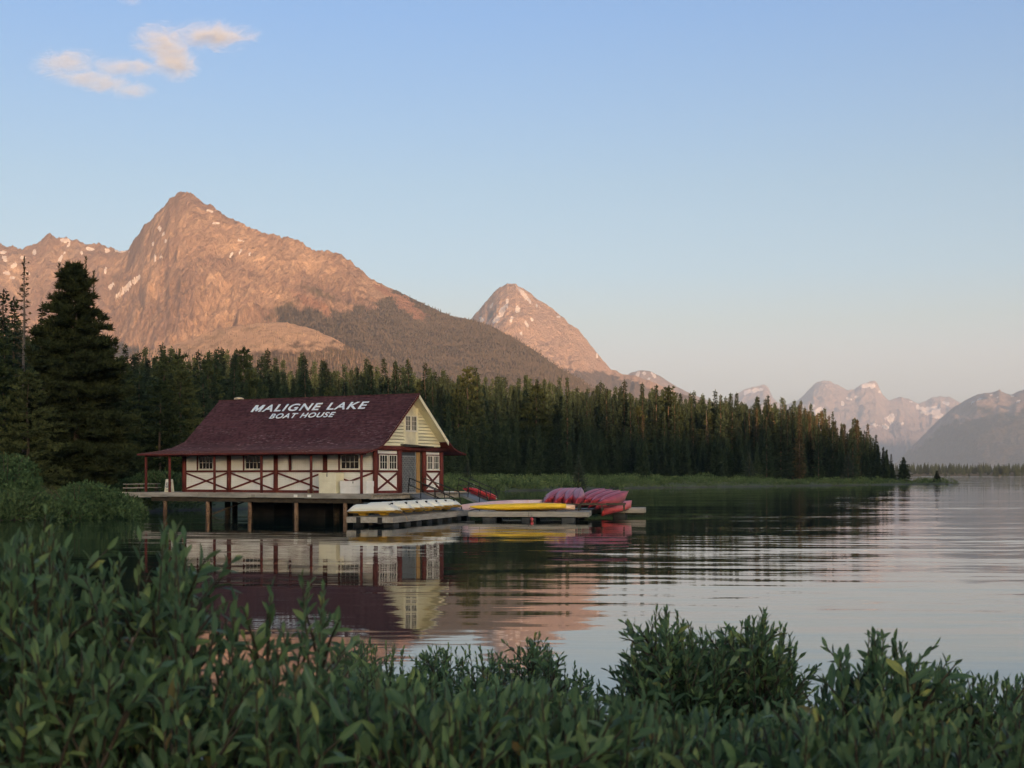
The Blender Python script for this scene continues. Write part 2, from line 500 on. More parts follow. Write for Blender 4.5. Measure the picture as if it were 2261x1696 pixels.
SKY_H = [(240,800),(300,762),(360,748),(400,738),(440,721),(500,706),(560,698),(620,697),(680,712),(720,731),(760,752),(800,775),(860,810),(940,850)]
meH, UH, PYH, TH, VH = mountain('hill', SKY_H, [(240,2700),(560,2600),(940,2500)], [(240,1500),(940,1500)], 260, 110, 16.0, 9, (0.25, 1.6), 60.0, 2.2)
nzH = fbm(UH/16.0, PYH/9.0, 4, 77)
set_masks(meH, forest=np.clip((PYH - 756 + (nzH - .5) * 50 - np.clip((560-UH)/8, -25, 20)) / 20, 0, 0.8), meadow=np.clip((nzH - 0.6) * 3, 0, .3))
meH.materials.append(rock_material('pale_rubble', (0.56, 0.44, 0.34), (0.68, 0.54, 0.41), (0.78, 0.63, 0.48)))
hill = tag(inst('rubble_hill', meH), kind='structure')
hill['label'] = 'pale rounded hill of rockfall rubble below the mountain'

SKY_B = [(960,760),(1000,720),(1022,685),(1035,670),(1050,650),(1070,628),(1095,612),(1115,615),(1140,630),(1165,650),(1185,662),(1210,680),(1230,700),(1250,710),(1275,745),(1300,775),(1320,798),(1345,807),(1365,810),(1400,822),(1450,842),(1500,862),(1600,900)]
meB, UB, PYB, TB, VB = mountain('mountain', SKY_B, [(960,8200),(1095,8000),(1350,7600),(1600,7300)], [(960,5600),(1350,5400),(1600,5600)], 330, 170, 110.0, 15, (0.3, 1.8), 240.0, 3.2, lean=-0.6)
snowB = blob_mask(UB, PYB, [(1128,634,5,24,-32),(1140,646,4,14,-32),(1085,672,7,22,32),(1072,690,6,16,40),(1118,668,6,8,0),(1040,690,6,10,30),(1050,706,10,4,10),(1138,700,4,8,-30),(1105,690,4,10,20),(1160,662,3,8,-30),(1150,690,5,3,20),(1208,685,6,3,10),(1125,720,4,5,0),(1095,652,3,8,10),(1290,768,2,6,0),(1062,660,3,8,30)], 92)
set_masks(meB, snow=snowB, forest=np.clip((PYB - lerp_pts(UB, [(960,760),(1240,800),(1300,800),(1350,815),(1420,838),(1600,860)]) + (fbm(UB/14., PYB/6., 3, 5) - .5) * 26) / 5, 0, 0.8) * (PYB > 795))
meB.materials.append(ROCK_B)
mtB = tag(inst('mountain', meB), kind='structure')
mtB['label'] = 'second mountain, rounded summit streaked with snow patches'

SKY_B2 = [(1300,850),(1340,822),(1362,806),(1385,800),(1405,802),(1430,815),(1450,828),(1480,845),(1520,862),(1600,890)]
meB2, UB2, PYB2, _, _ = mountain('mountain', SKY_B2, [(1300,14000),(1600,14000)], [(1300,10500),(1600,10500)], 150, 70, 130.0, 25, (0.3, 1.7), 300.0, 1.2)
set_masks(meB2, snow=blob_mask(UB2, PYB2, [(1378,808,4,8,30),(1392,806,5,4,0),(1412,810,4,8,-30),(1402,818,4,4,0),(1370,816,3,5,20)], 93))
meB2.materials.append(ROCK_C)
mtB2 = tag(inst('mountain', meB2), kind='structure')
mtB2['label'] = 'low far hump of rock just right of the second mountain'

SKY_C = [(1480,900),(1540,880),(1575,858),(1600,846),(1615,838),(1632,836),(1650,832),(1660,838),(1670,862),(1690,876),(1720,868),(1735,855),(1750,840),(1765,825),(1778,822),(1792,824),(1810,832),(1830,843),(1845,842),(1860,831),(1875,826),(1890,822),(1897,832),(1905,850),(1920,865),(1945,858),(1965,862),(1985,873),(2010,860),(2030,855),(2050,858),(2070,868),(2100,882),(2160,890),(2260,880),(2400,900)]
meC, UC, PYC, TC, VC = mountain('mountain', SKY_C, [(1480,26500),(1890,26000),(2000,27500),(2400,27500)], [(1480,21000),(1900,21500),(2400,22000)], 420, 150, 400.0, 35, (0.45, 1.9), 900.0, 2.4, lean=0.3)
snowC = blob_mask(UC, PYC, [(1872,832,16,7,-10),(1886,834,6,7,0),(1625,845,26,6,-14),(1640,842,10,5,0),(1770,888,20,8,-35),(1752,880,12,6,-30),(1720,878,14,4,-20),(1835,862,8,3,20),(1850,858,5,3,0),(1900,846,5,4,0),(1922,905,14,12,-40),(1912,920,8,10,-40),(2008,888,26,12,-10),(2025,898,20,8,10),(1990,882,14,8,20),(2045,872,12,4,20),(1820,872,4,6,0),(1968,868,6,2,0),(1950,915,4,5,0),(1890,918,12,3,10)], 94, 0.5)
set_masks(meC, snow=snowC, forest=np.clip((PYC - 945) / 20, 0, 1))
meC.materials.append(ROCK_C)
mtC = tag(inst('mountain', meC), kind='structure')
mtC['label'] = 'hazy far range with twin blocky summits and snow fields'

SKY_D = [(1905,1020),(1935,1000),(1950,985),(1975,960),(2010,925),(2030,905),(2060,880),(2085,865),(2110,853),(2130,849),(2150,846),(2154,845),(2158,838),(2162,845),(2172,850),(2185,853),(2200,846),(2225,838),(2300,820),(2420,832),(2600,805),(2900,840),(3300,860)]
meD, UD, PYD, TD, VD = mountain('mountain', SKY_D, [(1905,17200),(2110,16800),(2300,16400),(3300,15500)], [(1905,15500),(2110,12500),(2300,11500),(3300,10500)], 330, 150, 280.0, 45, (0.25, 1.6), 1000.0, 1.2, lean=-1.1)
nzD = (fbm(UD/30., PYD/22., 4, 6) - .5)
tl = lerp_pts(UD, [(1905,990),(1990,950),(2050,915),(2100,892),(2150,880),(2212,876),(2300,868),(3300,880)])
set_masks(meD, snow=blob_mask(UD, PYD, [(2118,862,12,3,-15),(2140,853,6,3,-20),(2155,858,5,2,0),(2186,856,6,2,0),(2200,866,5,3,0),(2104,868,6,3,0)], 95, .5), forest=np.clip((PYD - tl + nzD * 46) / 9, 0, 1))
meD.materials.append(ROCK_C)
mtD = tag(inst('mountain', meD), kind='structure')
mtD['label'] = 'blue hazy mountain sloping down to the lake at the right edge'

# unseen ridge added behind the viewer, high enough to shade the lake shore
RIDGE_D, RIDGE_H = 2150.0, 2150.0 * math.tan(R(SUN_EL)) + RIDGE_EXTRA
gx = np.linspace(-3400, 3400, 110); gy = np.linspace(-900, 700, 26)
GX, GY = np.meshgrid(gx, gy)
hh = (RIDGE_H + (fbm(GX/500., GX*0, 4, 3) - .5) * 14) * np.clip(1 - (np.abs(GY) / 700.0) ** 1.5, -0.02, 1) + (fbm(GX/160., GY/160., 4, 8) - .5) * 30 * np.clip(np.abs(GY)/300, 0, 1)
bk = Vector((SUN_DIR.x, SUN_DIR.y, 0)).normalized(); sd = Vector((-bk.y, bk.x, 0))
PX = bk.x * (RIDGE_D - GY) + sd.x * GX; PY_ = bk.y * (RIDGE_D - GY) + sd.y * GX
idx = np.arange(GX.size).reshape(GX.shape)
fc = np.stack([idx[:-1,:-1], idx[:-1,1:], idx[1:,1:], idx[1:,:-1]], -1).reshape(-1, 4)
hh = np.where(np.abs(GX) > 3300, -5, hh)
FOREST_FLOOR = paint('wooded_ground', (0.030, 0.036, 0.020), (0.060, 0.058, 0.032), 0.02, rough=0.95, bumpd=0)
me = np_mesh('ridge', np.stack([PX, PY_, hh], -1).reshape(-1, 3), fc, FOREST_FLOOR, True)
ridge = tag(inst('ridge', me), kind='structure')
ridge['label'] = 'unseen wooded ridge added behind the viewpoint to shade the shore'

# ---------------------------------------------------------------- near shores
SHORE = [(-420, 40), (-120, 62), (-60, 76), (-31, 83.5), (-26, 90), (-25.5, 97), (-26.5, 104), (-24.5, 110), (-17, 116), (-15, 135), (-14, 170), (-11, 205), (-6, 226), (6, 252), (19, 282), (34, 305), (60, 335),
         (88, 372), (112, 402), (127, 416), (134, 424), (136, 432), (129, 446), (124, 470), (124, 520), (112, 600), (85, 700), (55, 1000), (100, 1500), (-3000, 1600), (-3000, 40)]
def signed_dist(x, y, poly):
    x = np.asarray(x, float); y = np.asarray(y, float)
    d = np.full(x.shape, 1e9); inside = np.zeros(x.shape, bool)
    n = len(poly)
    for i in range(n):
        x0, y0 = poly[i]; x1, y1 = poly[(i+1) % n]
        dx, dy = x1-x0, y1-y0
        t = np.clip(((x-x0)*dx + (y-y0)*dy) / (dx*dx+dy*dy), 0, 1)
        d = np.minimum(d, np.hypot(x - x0 - t*dx, y - y0 - t*dy))
        c = ((y0 > y) != (y1 > y))
        with np.errstate(divide='ignore', invalid='ignore'):
            xi = (x1-x0) * (y-y0) / (y1-y0 if y1 != y0 else 1e-9) + x0
        inside ^= c & (x < xi)
    return np.where(inside, d, -d)

def land_z(x, y):
    x = np.asarray(x, float); y = np.asarray(y, float)
    wob = (fbm(x/9., y/9., 3, 51) - .5) * 3.0
    d = signed_dist(x, y, SHORE) + wob * np.clip((y - 60) / 60., 0, 1)
    z = 0.35 * np.clip(d, -4, 1.2) + 0.14 * np.clip(d - 1.2, 0, 5) + 0.035 * np.clip(d - 6, 0, 20) + 0.05 * np.clip(d - 35, 0, 200) + 0.03 * np.clip(d - 120, 0, 900)
    z = z * (1 - 0.55 * np.clip((x - 40) / 90, 0, 1))                    # the point is low
    return z + (fbm(x/3.5, y/3.5, 3, 52) - .5) * 0.25 * np.clip(d / 3, 0, 1)

gx = np.concatenate([np.linspace(-420, -80, 40)[:-1], np.arange(-80, 150, 2.2)]); gy = np.concatenate([np.arange(40, 460, 2.6), np.linspace(462, 1500, 60)])
GX, GY = np.meshgrid(gx, gy)
ZZ = land_z(GX, GY)
idx = np.arange(GX.size).reshape(GX.shape)
fc = np.stack([idx[:-1,:-1], idx[:-1,1:], idx[1:,1:], idx[1:,:-1]], -1).reshape(-1, 4)
keep = (ZZ.ravel()[fc] > -1.3).any(1)
m_, nt_, b_ = new_mat('meadow_ground')
n1 = noise(nt_, coord(nt_), 0.5, 6); n2 = noise(nt_, coord(nt_), 6.0, 4)
c_ = mixc(nt_, step(nt_, n1.outputs['Fac'], .35, .65), (0.050, 0.072, 0.030), (0.095, 0.11, 0.050))
c_ = mixc(nt_, step(nt_, n2.outputs['Fac'], .55, .7), c_, (0.05, 0.04, 0.025))
g_ = node(nt_, 'ShaderNodeNewGeometry'); s_ = node(nt_, 'ShaderNodeSeparateXYZ'); nt_.links.new(g_.outputs['Position'], s_.inputs[0])
mud = mathn(nt_, 'SUBTRACT', 1.0, step(nt_, s_.outputs['Z'], 0.04, 0.20))
c_ = mixc(nt_, mud, c_, (0.06, 0.055, 0.045))
nt_.links.new(c_, b_.inputs['Base Color']); b_.inputs['Roughness'].default_value = 0.9
bump(nt_, b_, n2.outputs['Fac'], 0.8, 0.08)
me = np_mesh('shore_ground', np.stack([GX, GY, ZZ], -1).reshape(-1, 3), fc[keep], m_, True)
shore = tag(inst('ground', me), kind='structure'); shore['label'] = 'low grassy shore and forest floor around the bay'

# bank under the viewpoint
def bank_z(x, y):
    x = np.asarray(x, float); y = np.asarray(y, float)
    e = 9.0 + (fbm(x/3., x*0, 3, 61) - .5) * 2.0 + 0.02 * x
    t = np.clip((e - y) / 7.0, -0.4, 1.3)
    return 0.92 * t * np.where(t > 0, t ** 0.3 if False else 1.0, 1.0) + (fbm(x/1.1, y/1.1, 3, 62) - .5) * 0.10
gx = np.linspace(-60, 60, 150); gy = np.concatenate([np.linspace(-60, -3, 24)[:-1], np.arange(-3, 14, .35)])
GX, GY = np.meshgrid(gx, gy)
ZZ = bank_z(GX, GY)
idx = np.arange(GX.size).reshape(GX.shape)
fc = np.stack([idx[:-1,:-1], idx[:-1,1:], idx[1:,1:], idx[1:,:-1]], -1).reshape(-1, 4)
SOIL = paint('bank_soil', (0.035, 0.03, 0.02), (0.06, 0.055, 0.035), 2.0, rough=0.95, bumpd=0.05)
me = np_mesh('bank', np.stack([GX, GY, ZZ], -1).reshape(-1, 3), fc, SOIL, True)
bank = tag(inst('bank', me), kind='structure'); bank['label'] = 'dark soil bank under the willow shrubs'

# far shore strip across the lake, low and wooded
gx = np.linspace(0, 3200, 90); gy = np.linspace(0, 500, 10)
def strip(x0, y0, x1, y1, wd, h, seed):
    t = np.linspace(0, 1, 70); s = np.linspace(0, 1, 9)
    T, S_ = np.meshgrid(t, s)
    X = x0 + (x1-x0)*T; Y = y0 + (y1-y0)*T + S_*wd
    env = np.clip(T*12, 0, 1) * np.clip((1-T)*12, 0, 1)
    Z = np.sin(S_*math.pi*.9 + .1) ** .7 * h * env * (0.6 + 0.6*fbm(X/300., Y/300., 3, seed)) - .6 * (S_ < .05)
    i = np.arange(T.size).reshape(T.shape)
    f = np.stack([i[:-1,:-1], i[:-1,1:], i[1:,1:], i[1:,:-1]], -1).reshape(-1, 4)
    return np.stack([X, Y, Z], -1).reshape(-1, 3), f
stp = [strip(2150, 7200, 9500, 8600, 1800, 45, 4), strip(560, 2050, 905, 2150, 260, 7, 5)]
for v_, f_ in stp:
    o = tag(inst('far_shore', np_mesh('far_shore', v_, f_, FOREST_FLOOR, True)), kind='structure')
    o['label'] = 'low wooded shore on the far side of the lake'

# ================================================================ THE BOATHOUSE AND ITS PLATFORM
HX, HY_, HA = -8.53, 88.6, -31.0                 # near corner of the house, rotation; local x runs along the long wall to that corner, y to the back
DECK = 1.55
def hw(x, y, z=0.0):
    c, s = math.cos(R(HA)), math.sin(R(HA))
    return Vector((HX + c*x - s*y, HY_ + s*x + c*y, DECK + z))

RED = paint('oxblood_paint', (0.085, 0.018, 0.016), (0.135, 0.030, 0.026), 2.5, (1, 1, 0.4), 0.75, 0.006, wear=(0.20, 0.11, 0.085), wear_at=(0.64, 0.72), wear_scale=5, rand=0.25)
def cream_material(name, c1, c2, axis, gap, depth=0.008):
    m, nt, b = new_mat(name)
    v = coord(nt)
    n = noise(nt, v, 1.3, 6); n2 = noise(nt, coord(nt, (1, 1, 0.25)), 7.0, 6, 0.65)
    c = mixc(nt, step(nt, n.outputs['Fac'], .3, .7), c1, c2)
    c = mixc(nt, mathn(nt, 'MULTIPLY', step(nt, n2.outputs['Fac'], .58, .75), 0.45), c, (0.42, 0.38, 0.30))
    sp = node(nt, 'ShaderNodeSeparateXYZ'); nt.links.new(v, sp.inputs[0])
    fr = mathn(nt, 'FRACT', mathn(nt, 'DIVIDE', sp.outputs[axis], gap))
    ln = step(nt, mathn(nt, 'ABSOLUTE', mathn(nt, 'SUBTRACT', fr, 0.5)), 0.44, 0.49)
    c = mixc(nt, mathn(nt, 'MULTIPLY', ln, 0.35), c, (0.25, 0.22, 0.16))
    nt.links.new(c, b.inputs['Base Color']); b.inputs['Roughness'].default_value = 0.6
    bump(nt, b, mathn(nt, 'SUBTRACT', 1.0, ln), 0.6, depth)
    return m
CREAM = cream_material('cream_board_wall', (0.82, 0.84, 0.82), (0.76, 0.77, 0.74), 'Z', 0.14)
CREAMV = cream_material('cream_upright_boards', (0.80, 0.82, 0.80), (0.74, 0.75, 0.72), 'X', 0.16)
SIDING = paint('cream_log_siding', (0.80, 0.77, 0.58), (0.72, 0.68, 0.50), 1.2, (1, .35, 1), 0.65, 0.004, wear=(0.50, 0.45, 0.32), wear_at=(0.6, 0.75), wear_scale=4, rand=0.16)
TRIMW = paint('white_window_paint', (0.72, 0.71, 0.66), (0.62, 0.60, 0.54), 6, rough=0.5, bumpd=0.001)
PATCH = paint('weathered_cream_boarding', (0.72, 0.68, 0.50), (0.55, 0.52, 0.40), 2.2, (1, 1, .6), 0.8, 0.004, wear=(0.33, 0.29, 0.22), wear_at=(0.56, 0.74), wear_scale=5)
PATCHDARK = paint('shadowy_joint_wood', (0.16, 0.13, 0.08), (0.10, 0.08, 0.05), 4)  # dark tone puts the shade between siding boards into the backing
GLASS, ntg, bg_ = new_mat('dark_window_glass')
bg_.inputs['Base Color'].default_value = (0.008, 0.009, 0.010, 1); bg_.inputs['Roughness'].default_value = 0.06; bg_.inputs['Specular IOR Level'].default_value = 0.35
GREYWOOD = paint('weathered_grey_timber', (0.24, 0.225, 0.20), (0.38, 0.36, 0.325), 1.6, (0.5, 3, 3), 0.85, 0.006, wear=(0.42, 0.40, 0.35), wear_at=(0.58, 0.72), wear_scale=5, rand=0.3)
DARKWOOD = paint('dark_wet_timber', (0.035, 0.028, 0.020), (0.075, 0.058, 0.040), 2.0, (1, 3, 3), 0.8, 0.006, rand=0.3)
PILEWOOD = paint('peeling_pile_log', (0.12, 0.07, 0.045), (0.26, 0.17, 0.11), 2.0, (2, 2, 1.4), 0.85, 0.01, wear=(0.06, 0.04, 0.03), wear_at=(0.55, 0.66), wear_scale=3, rand=0.3)
CRIBM = paint('black_crib_shade', (0.006, 0.006, 0.005), (0.014, 0.012, 0.009), 2)  # near-black colour carries the deep shade under the platform
PLANKY = paint('raw_yellow_plank', (0.30, 0.17, 0.06), (0.42, 0.26, 0.10), 3, (3, 3, .4), 0.6, 0.003)
STEELBLUE = paint('blue_grey_steel', (0.020, 0.026, 0.034), (0.035, 0.042, 0.052), 4, rough=0.5, bumpd=0.001)
LATT = paint('galvanised_lattice', (0.16, 0.18, 0.20), (0.26, 0.28, 0.30), 5, rough=0.45, bumpd=0.001)
BLACKP = paint('black_pipe_paint', (0.010, 0.011, 0.010), (0.025, 0.025, 0.022), 6, rough=0.5, bumpd=0.0005)

def roof_material():
    m, nt, b = new_mat('maroon_shingles')
    v = coord(nt)
    big = noise(nt, v, 0.5, 5)
    c = mixc(nt, step(nt, big.outputs['Fac'], .3, .7), (0.078, 0.030, 0.036), (0.105, 0.044, 0.050))
    # single shingles differ a little in tone
    br = node(nt, 'ShaderNodeTexBrick'); br.offset = 0.5
    sp = node(nt, 'ShaderNodeSeparateXYZ'); nt.links.new(v, sp.inputs[0])
    cb = node(nt, 'ShaderNodeCombineXYZ'); nt.links.new(sp.outputs['X'], cb.inputs[0]); nt.links.new(sp.outputs['Z'], cb.inputs[1])
    nt.links.new(cb.outputs[0], br.inputs['Vector'])
    br.inputs['Scale'].default_value = 1.0; br.inputs['Brick Width'].default_value = 0.20; br.inputs['Row Height'].default_value = 0.105; br.inputs['Mortar Size'].default_value = 0.0
    br.inputs['Color1'].default_value = (.62, .62, .62, 1); br.inputs['Color2'].default_value = (1.3, 1.3, 1.3, 1)
    c = mixc(nt, 1.0, c, br.outputs['Color'], 'MULTIPLY')
    # chipped, paled shingle edges: short dashes along the courses, in loose drifts
    d1 = noise(nt, coord(nt, (1.6, 9, 9)), 1.5, 3, 0.5)
    d2 = noise(nt, coord(nt, (0.35, 1.2, 1.2)), 0.9, 3)
    k = mathn(nt, 'MULTIPLY', step(nt, d1.outputs['Fac'], .57, .65), step(nt, d2.outputs['Fac'], .40, .58))
    lowband = step(nt, sp.outputs['Z'], 6.0, 3.2)
    lowband.node.inputs[1].default_value = 3.0; lowband.node.inputs[2].default_value = 5.6
    inv = mathn(nt, 'SUBTRACT', 1.0, mathn(nt, 'MULTIPLY', lowband, 0.85))
    c = mixc(nt, mathn(nt, 'MULTIPLY', mathn(nt, 'MULTIPLY', k, inv), 0.8), c, (0.36, 0.26, 0.27))
    # flatter lower courses are greyer
    low_grey = mathn(nt, 'MULTIPLY', mathn(nt, 'SUBTRACT', 1.0, step(nt, sp.outputs['Z'], 2.75, 3.5)), 0.35)
    c = mixc(nt, low_grey, c, (0.16, 0.10, 0.11))
    nt.links.new(c, b.inputs['Base Color']); b.inputs['Roughness'].default_value = 0.8; b.inputs['Specular IOR Level'].default_value = 0.25
    n3 = noise(nt, v, 22, 3); bump(nt, b, n3.outputs['Fac'], 0.5, 0.01)
    return m
ROOF = roof_material()

house = empty('boathouse', (HX, HY_, DECK), R(HA), 'red and cream timber boathouse with maroon roof lettered MALIGNE LAKE BOAT HOUSE', 'boathouse')
H = house
# ---- roof
PROF = [(3.65, 6.36), (0.23, 3.40), (-0.35, 2.98), (-1.0, 2.75), (-1.9, 2.58)]     # front slope, ridge to eave (y, z)
def prof_z(y):
    yy = y if y <= 3.65 else 7.3 - y
    ps = sorted(PROF)
    return float(np.interp(yy, [p[0] for p in ps], [p[1] for p in ps]))
def slope_rows():
    rows = []
    for (y0, z0), (y1, z1) in zip(PROF[:-1], PROF[1:]):
        L = math.hypot(y1-y0, z1-z0); n = max(2, int(round(L / 0.20)))
        for k in range(n):
            t = k / n; rows.append((y0+(y1-y0)*t, z0+(z1-z0)*t))
    rows.append(PROF[-1]); return rows
ROWS = slope_rows()
def x_left(y):
    return -16.3 if y >= 0.23 else -16.3 - 2.34 * (0.23 - y) / 2.13
random.seed(11)
def roof_slope(front=True):
    mb = MB()
    for (ya, za), (yb, zb) in zip(ROWS[:-1], ROWS[1:]):
        d = Vector((0, yb-ya, zb-za)).normalized(); nrm = Vector((0, d.z, -d.y)) if d.y < 0 else Vector((0, -d.z, d.y))
        if nrm.z < 0: nrm = -nrm
        xl = x_left(yb); xa = x_left(ya)
        n = 30
        xs = [xl + (0.8 - xl) * i / n for i in range(n+1)]
        top, bot, und = [], [], []
        for i, x in enumerate(xs):
            xx = max(x, xa) if i == 0 else x
            j = random.uniform(-.004, .006)
            top.append((x if i else xa, ya, za + 0.004)); 
            p = Vector((x, yb, zb)) + nrm * (0.038 + j) + d * random.uniform(-.012, .012); bot.append(tuple(p))
            und.append((x, yb, zb - 0.002))
        if not front:
            top, bot, und = [[(x, 7.3 - y, z) for x, y, z in r] for r in (top, bot, und)]
        o = len(mb.v); m = n + 1
        mb.v += top + bot + und
        for i in range(n):
            mb.f.append((o+i, o+m+i, o+m+i+1, o+i+1)); mb.f.append((o+m+i, o+2*m+i, o+2*m+i+1, o+m+i+1))
    return mb
roof_o = roof_slope(True).build('roof', ROOF, H)
roof_slope(False).build('roof_slope', ROOF, roof_o)
lt = MB()                                                                          # hipped lean-to roof round the left end
for (ya, za), (yb, zb) in zip(ROWS[:-1], ROWS[1:]):
    if ya > 0.24: continue
    xa, xb = x_left(ya), x_left(yb)
    lt.add([(xa, ya, za), (xb, yb, zb+.02), (xb, 7.3-yb, zb+.02), (xa, 7.3-ya, za)], [(0,1,2,3)])
lt.build('lean_to_roof', ROOF, roof_o)
# underside boarding and rafters
sf = MB(); sf2 = MB()
for k_, ((ya, za), (yb, zb)) in enumerate(zip(PROF[:-1], PROF[1:])):
    for fr in (True, False):
        f = (lambda y: y) if fr else (lambda y: 7.3 - y)
        (sf if k_ == 0 else sf2).add([(-16.3, f(ya), za-.07), (0.76, f(ya), za-.07), (0.76, f(yb), zb-.06), (-16.3, f(yb), zb-.06)], [(0,1,2,3)])
sf2.add([(-18.4, -1.85, 2.50), (-16.3, -1.85, 2.50), (-16.3, 9.15, 2.50), (-18.4, 9.15, 2.50)], [(0,1,2,3)])
sf2.build('eave_soffit', RED, roof_o)
sf.build('soffit', SIDING, roof_o)
for s in (1, -1):
    f = (lambda y: y) if s == 1 else (lambda y: 7.3 - y)
    mb, mb2 = MB(), MB()
    for k_, ((ya, za), (yb, zb)) in enumerate(zip(PROF[:-1], PROF[1:])):
        hgt = (0.30 if s == -1 else .14) if k_ == 0 else 0.09
        (mb if k_ == 0 else mb2).add([(0.78, f(ya), za-.02), (0.82, f(ya), za-.02), (0.82, f(ya), za-hgt), (0.78, f(ya), za-hgt),
                (0.78, f(yb), zb-.02), (0.82, f(yb), zb-.02), (0.82, f(yb), zb-hgt), (0.78, f(yb), zb-hgt)],
               [(0,1,5,4),(1,2,6,5),(2,3,7,6),(3,0,4,7),(0,3,2,1),(4,5,6,7)])
    mb.build('barge_board', SIDING if s == -1 else RED, roof_o)
    mb2.build('barge_board', RED, roof_o)
MB().box(-18.6, 0.8, -1.93, -1.88, 2.475, 2.575).build('eave_board', RED, roof_o)
MB().box(-18.6, 0.8, 9.18, 9.23, 2.475, 2.575).build('eave_board', RED, roof_o)
MB().box(-18.67, -18.62, -1.9, 9.2, 2.475, 2.575).build('eave_board', RED, roof_o)
MB().box(-16.35, 0.86, 3.60, 3.70, 6.36, 6.42).build('ridge_cap', ROOF, roof_o)
ch = MB(); ch.tube([(-14.9, 4.1, 6.0), (-14.9, 4.1, 6.48)], [.26, .26], 10); ch.tube([(-14.9, 4.1, 6.46), (-14.9, 4.1, 6.56), (-14.9, 4.1, 6.62)], [.36, .34, .12], 10)
ch.build('chimney', paint('pale_chimney', (0.55, 0.46, 0.34), (0.42, 0.36, 0.28), 5), roof_o, True)
for i in range(26):                                                                # rafter tails under the front eave
    x = -16.0 + i * 0.65
    MB().bar((x, -1.80, 2.515), (x, -0.2, 2.76), 0.07, 0.09).build('rafter', RED, roof_o)

# ---- painted lettering on the roof (stands a hair above the shingles)
LETTER, ntl, bl = new_mat('white_roof_lettering')
nl = noise(ntl, coord(ntl, (1, 1, 1)), 5, 5); nl2 = noise(ntl, coord(ntl, (0.6, 3, 1)), 4.0, 4)
cl = mixc(ntl, step(ntl, nl.outputs['Fac'], .35, .65), (0.70, 0.80, 0.88), (0.86, 0.90, 0.92))
cl = mixc(ntl, mathn(ntl, 'MULTIPLY', step(ntl, nl2.outputs['Fac'], .68, .72), .7), cl, (0.3, 0.18, 0.2))
ntl.links.new(cl, bl.inputs['Base Color']); bl.inputs['Roughness'].default_value = 0.6
slope_ang = math.atan2(6.36 - 3.40, 3.65 - 0.23)
def lettering(text, x0, x1, y0, cap, bold):
    cu = bpy.data.curves.new('lettering', 'FONT'); cu.body = text; cu.size = 1.0; cu.offset = bold; cu.extrude = 0.012; cu.space_character = 1.16; cu.space_word = 1.1
    o = bpy.data.objects.new('lettering', cu); COL.objects.link(o)
    dg = bpy.context.evaluated_depsgraph_get()
    me = bpy.data.meshes.new_from_object(o.evaluated_get(dg))
    bpy.data.objects.remove(o)
    co = np.empty(len(me.vertices)*3); me.vertices.foreach_get('co', co); co = co.reshape(-1, 3)
    lo, hi = co.min(0), co.max(0)
    co[:, 0] = (co[:, 0]-lo[0]) / (hi[0]-lo[0]) * (x1-x0)
    co[:, 1] = (co[:, 1]-lo[1]) / (hi[1]-lo[1]) * cap
    me.vertices.foreach_set('co', co.ravel()); me.update()
    me.materials.clear(); me.materials.append(LETTER)
    # letters apart: split into islands grouped by letter
    bm = bmesh.new(); bm.from_mesh(me)
    seen, islands = set(), []
    for v in bm.verts:
        if v in seen: continue
        st, isl = [v], []
        seen.add(v)
        while st:
            q = st.pop(); isl.append(q)
            for e in q.link_edges:
                w_ = e.other_vert(q)
                if w_ not in seen: seen.add(w_); st.append(w_)
        islands.append(isl)
    islands.sort(key=lambda s_: min(v.co.x for v in s_))
    letters = []
    for isl in islands:                                  # faces and edges of one letter share its x range
        lo_, hi_ = min(v.co.x for v in isl), max(v.co.x for v in isl)
        if letters and lo_ < letters[-1][0] - 0.01: letters[-1][1].extend(isl); letters[-1][0] = max(letters[-1][0], hi_)
        else: letters.append([hi_, list(isl)])
    islands = [l_[1] for l_ in letters]
    for k_, isl in enumerate(islands):
        vid = {v: i for i, v in enumerate(isl)}
        fs = [tuple(vid[v] for v in f.verts) for f in bm.faces if f.verts[0] in vid]
        m2 = bpy.data.meshes.new('letter'); m2.from_pydata([v.co[:] for v in isl], [], fs); m2.materials.append(LETTER)
        if k_ == 0 and text[0] == 'M':
            xa, xb = min(v.co.x for v in isl), max(v.co.x for v in isl)
            out_ = [(0,0),(0,1),(.27,1),(.5,.42),(.73,1),(1,1),(1,0),(.77,0),(.77,.58),(.58,.10),(.42,.10),(.23,.58),(.23,0)]
            n_ = len(out_); vv = [(xa+(xb-xa)*a, cap*(.02+.96*h), z) for z in (-.012, .012) for a, h in out_]
            m2 = bpy.data.meshes.new('letter'); m2.from_pydata(vv, [], [tuple(range(n_)), tuple(range(2*n_-1, n_-1, -1))] + [(i, (i+1) % n_, n_+(i+1) % n_, n_+i) for i in range(n_)]); m2.materials.append(LETTER)
        c, s = math.cos(slope_ang), math.sin(slope_ang)
        o2 = bpy.data.objects.new('letter', m2); link(o2, roof_o)
        o2.location = Vector((x0, y0, prof_z(y0))) + Vector((0, -s, c)) * 0.068
        o2.rotation_euler = (slope_ang, 0, 0)
    bm.free()
lettering('MALIGNE LAKE', -12.42, -2.74, 2.54, 0.77, 0.016)
lettering('BOAT HOUSE', -10.28, -4.90, 1.95, 0.53, 0.016)

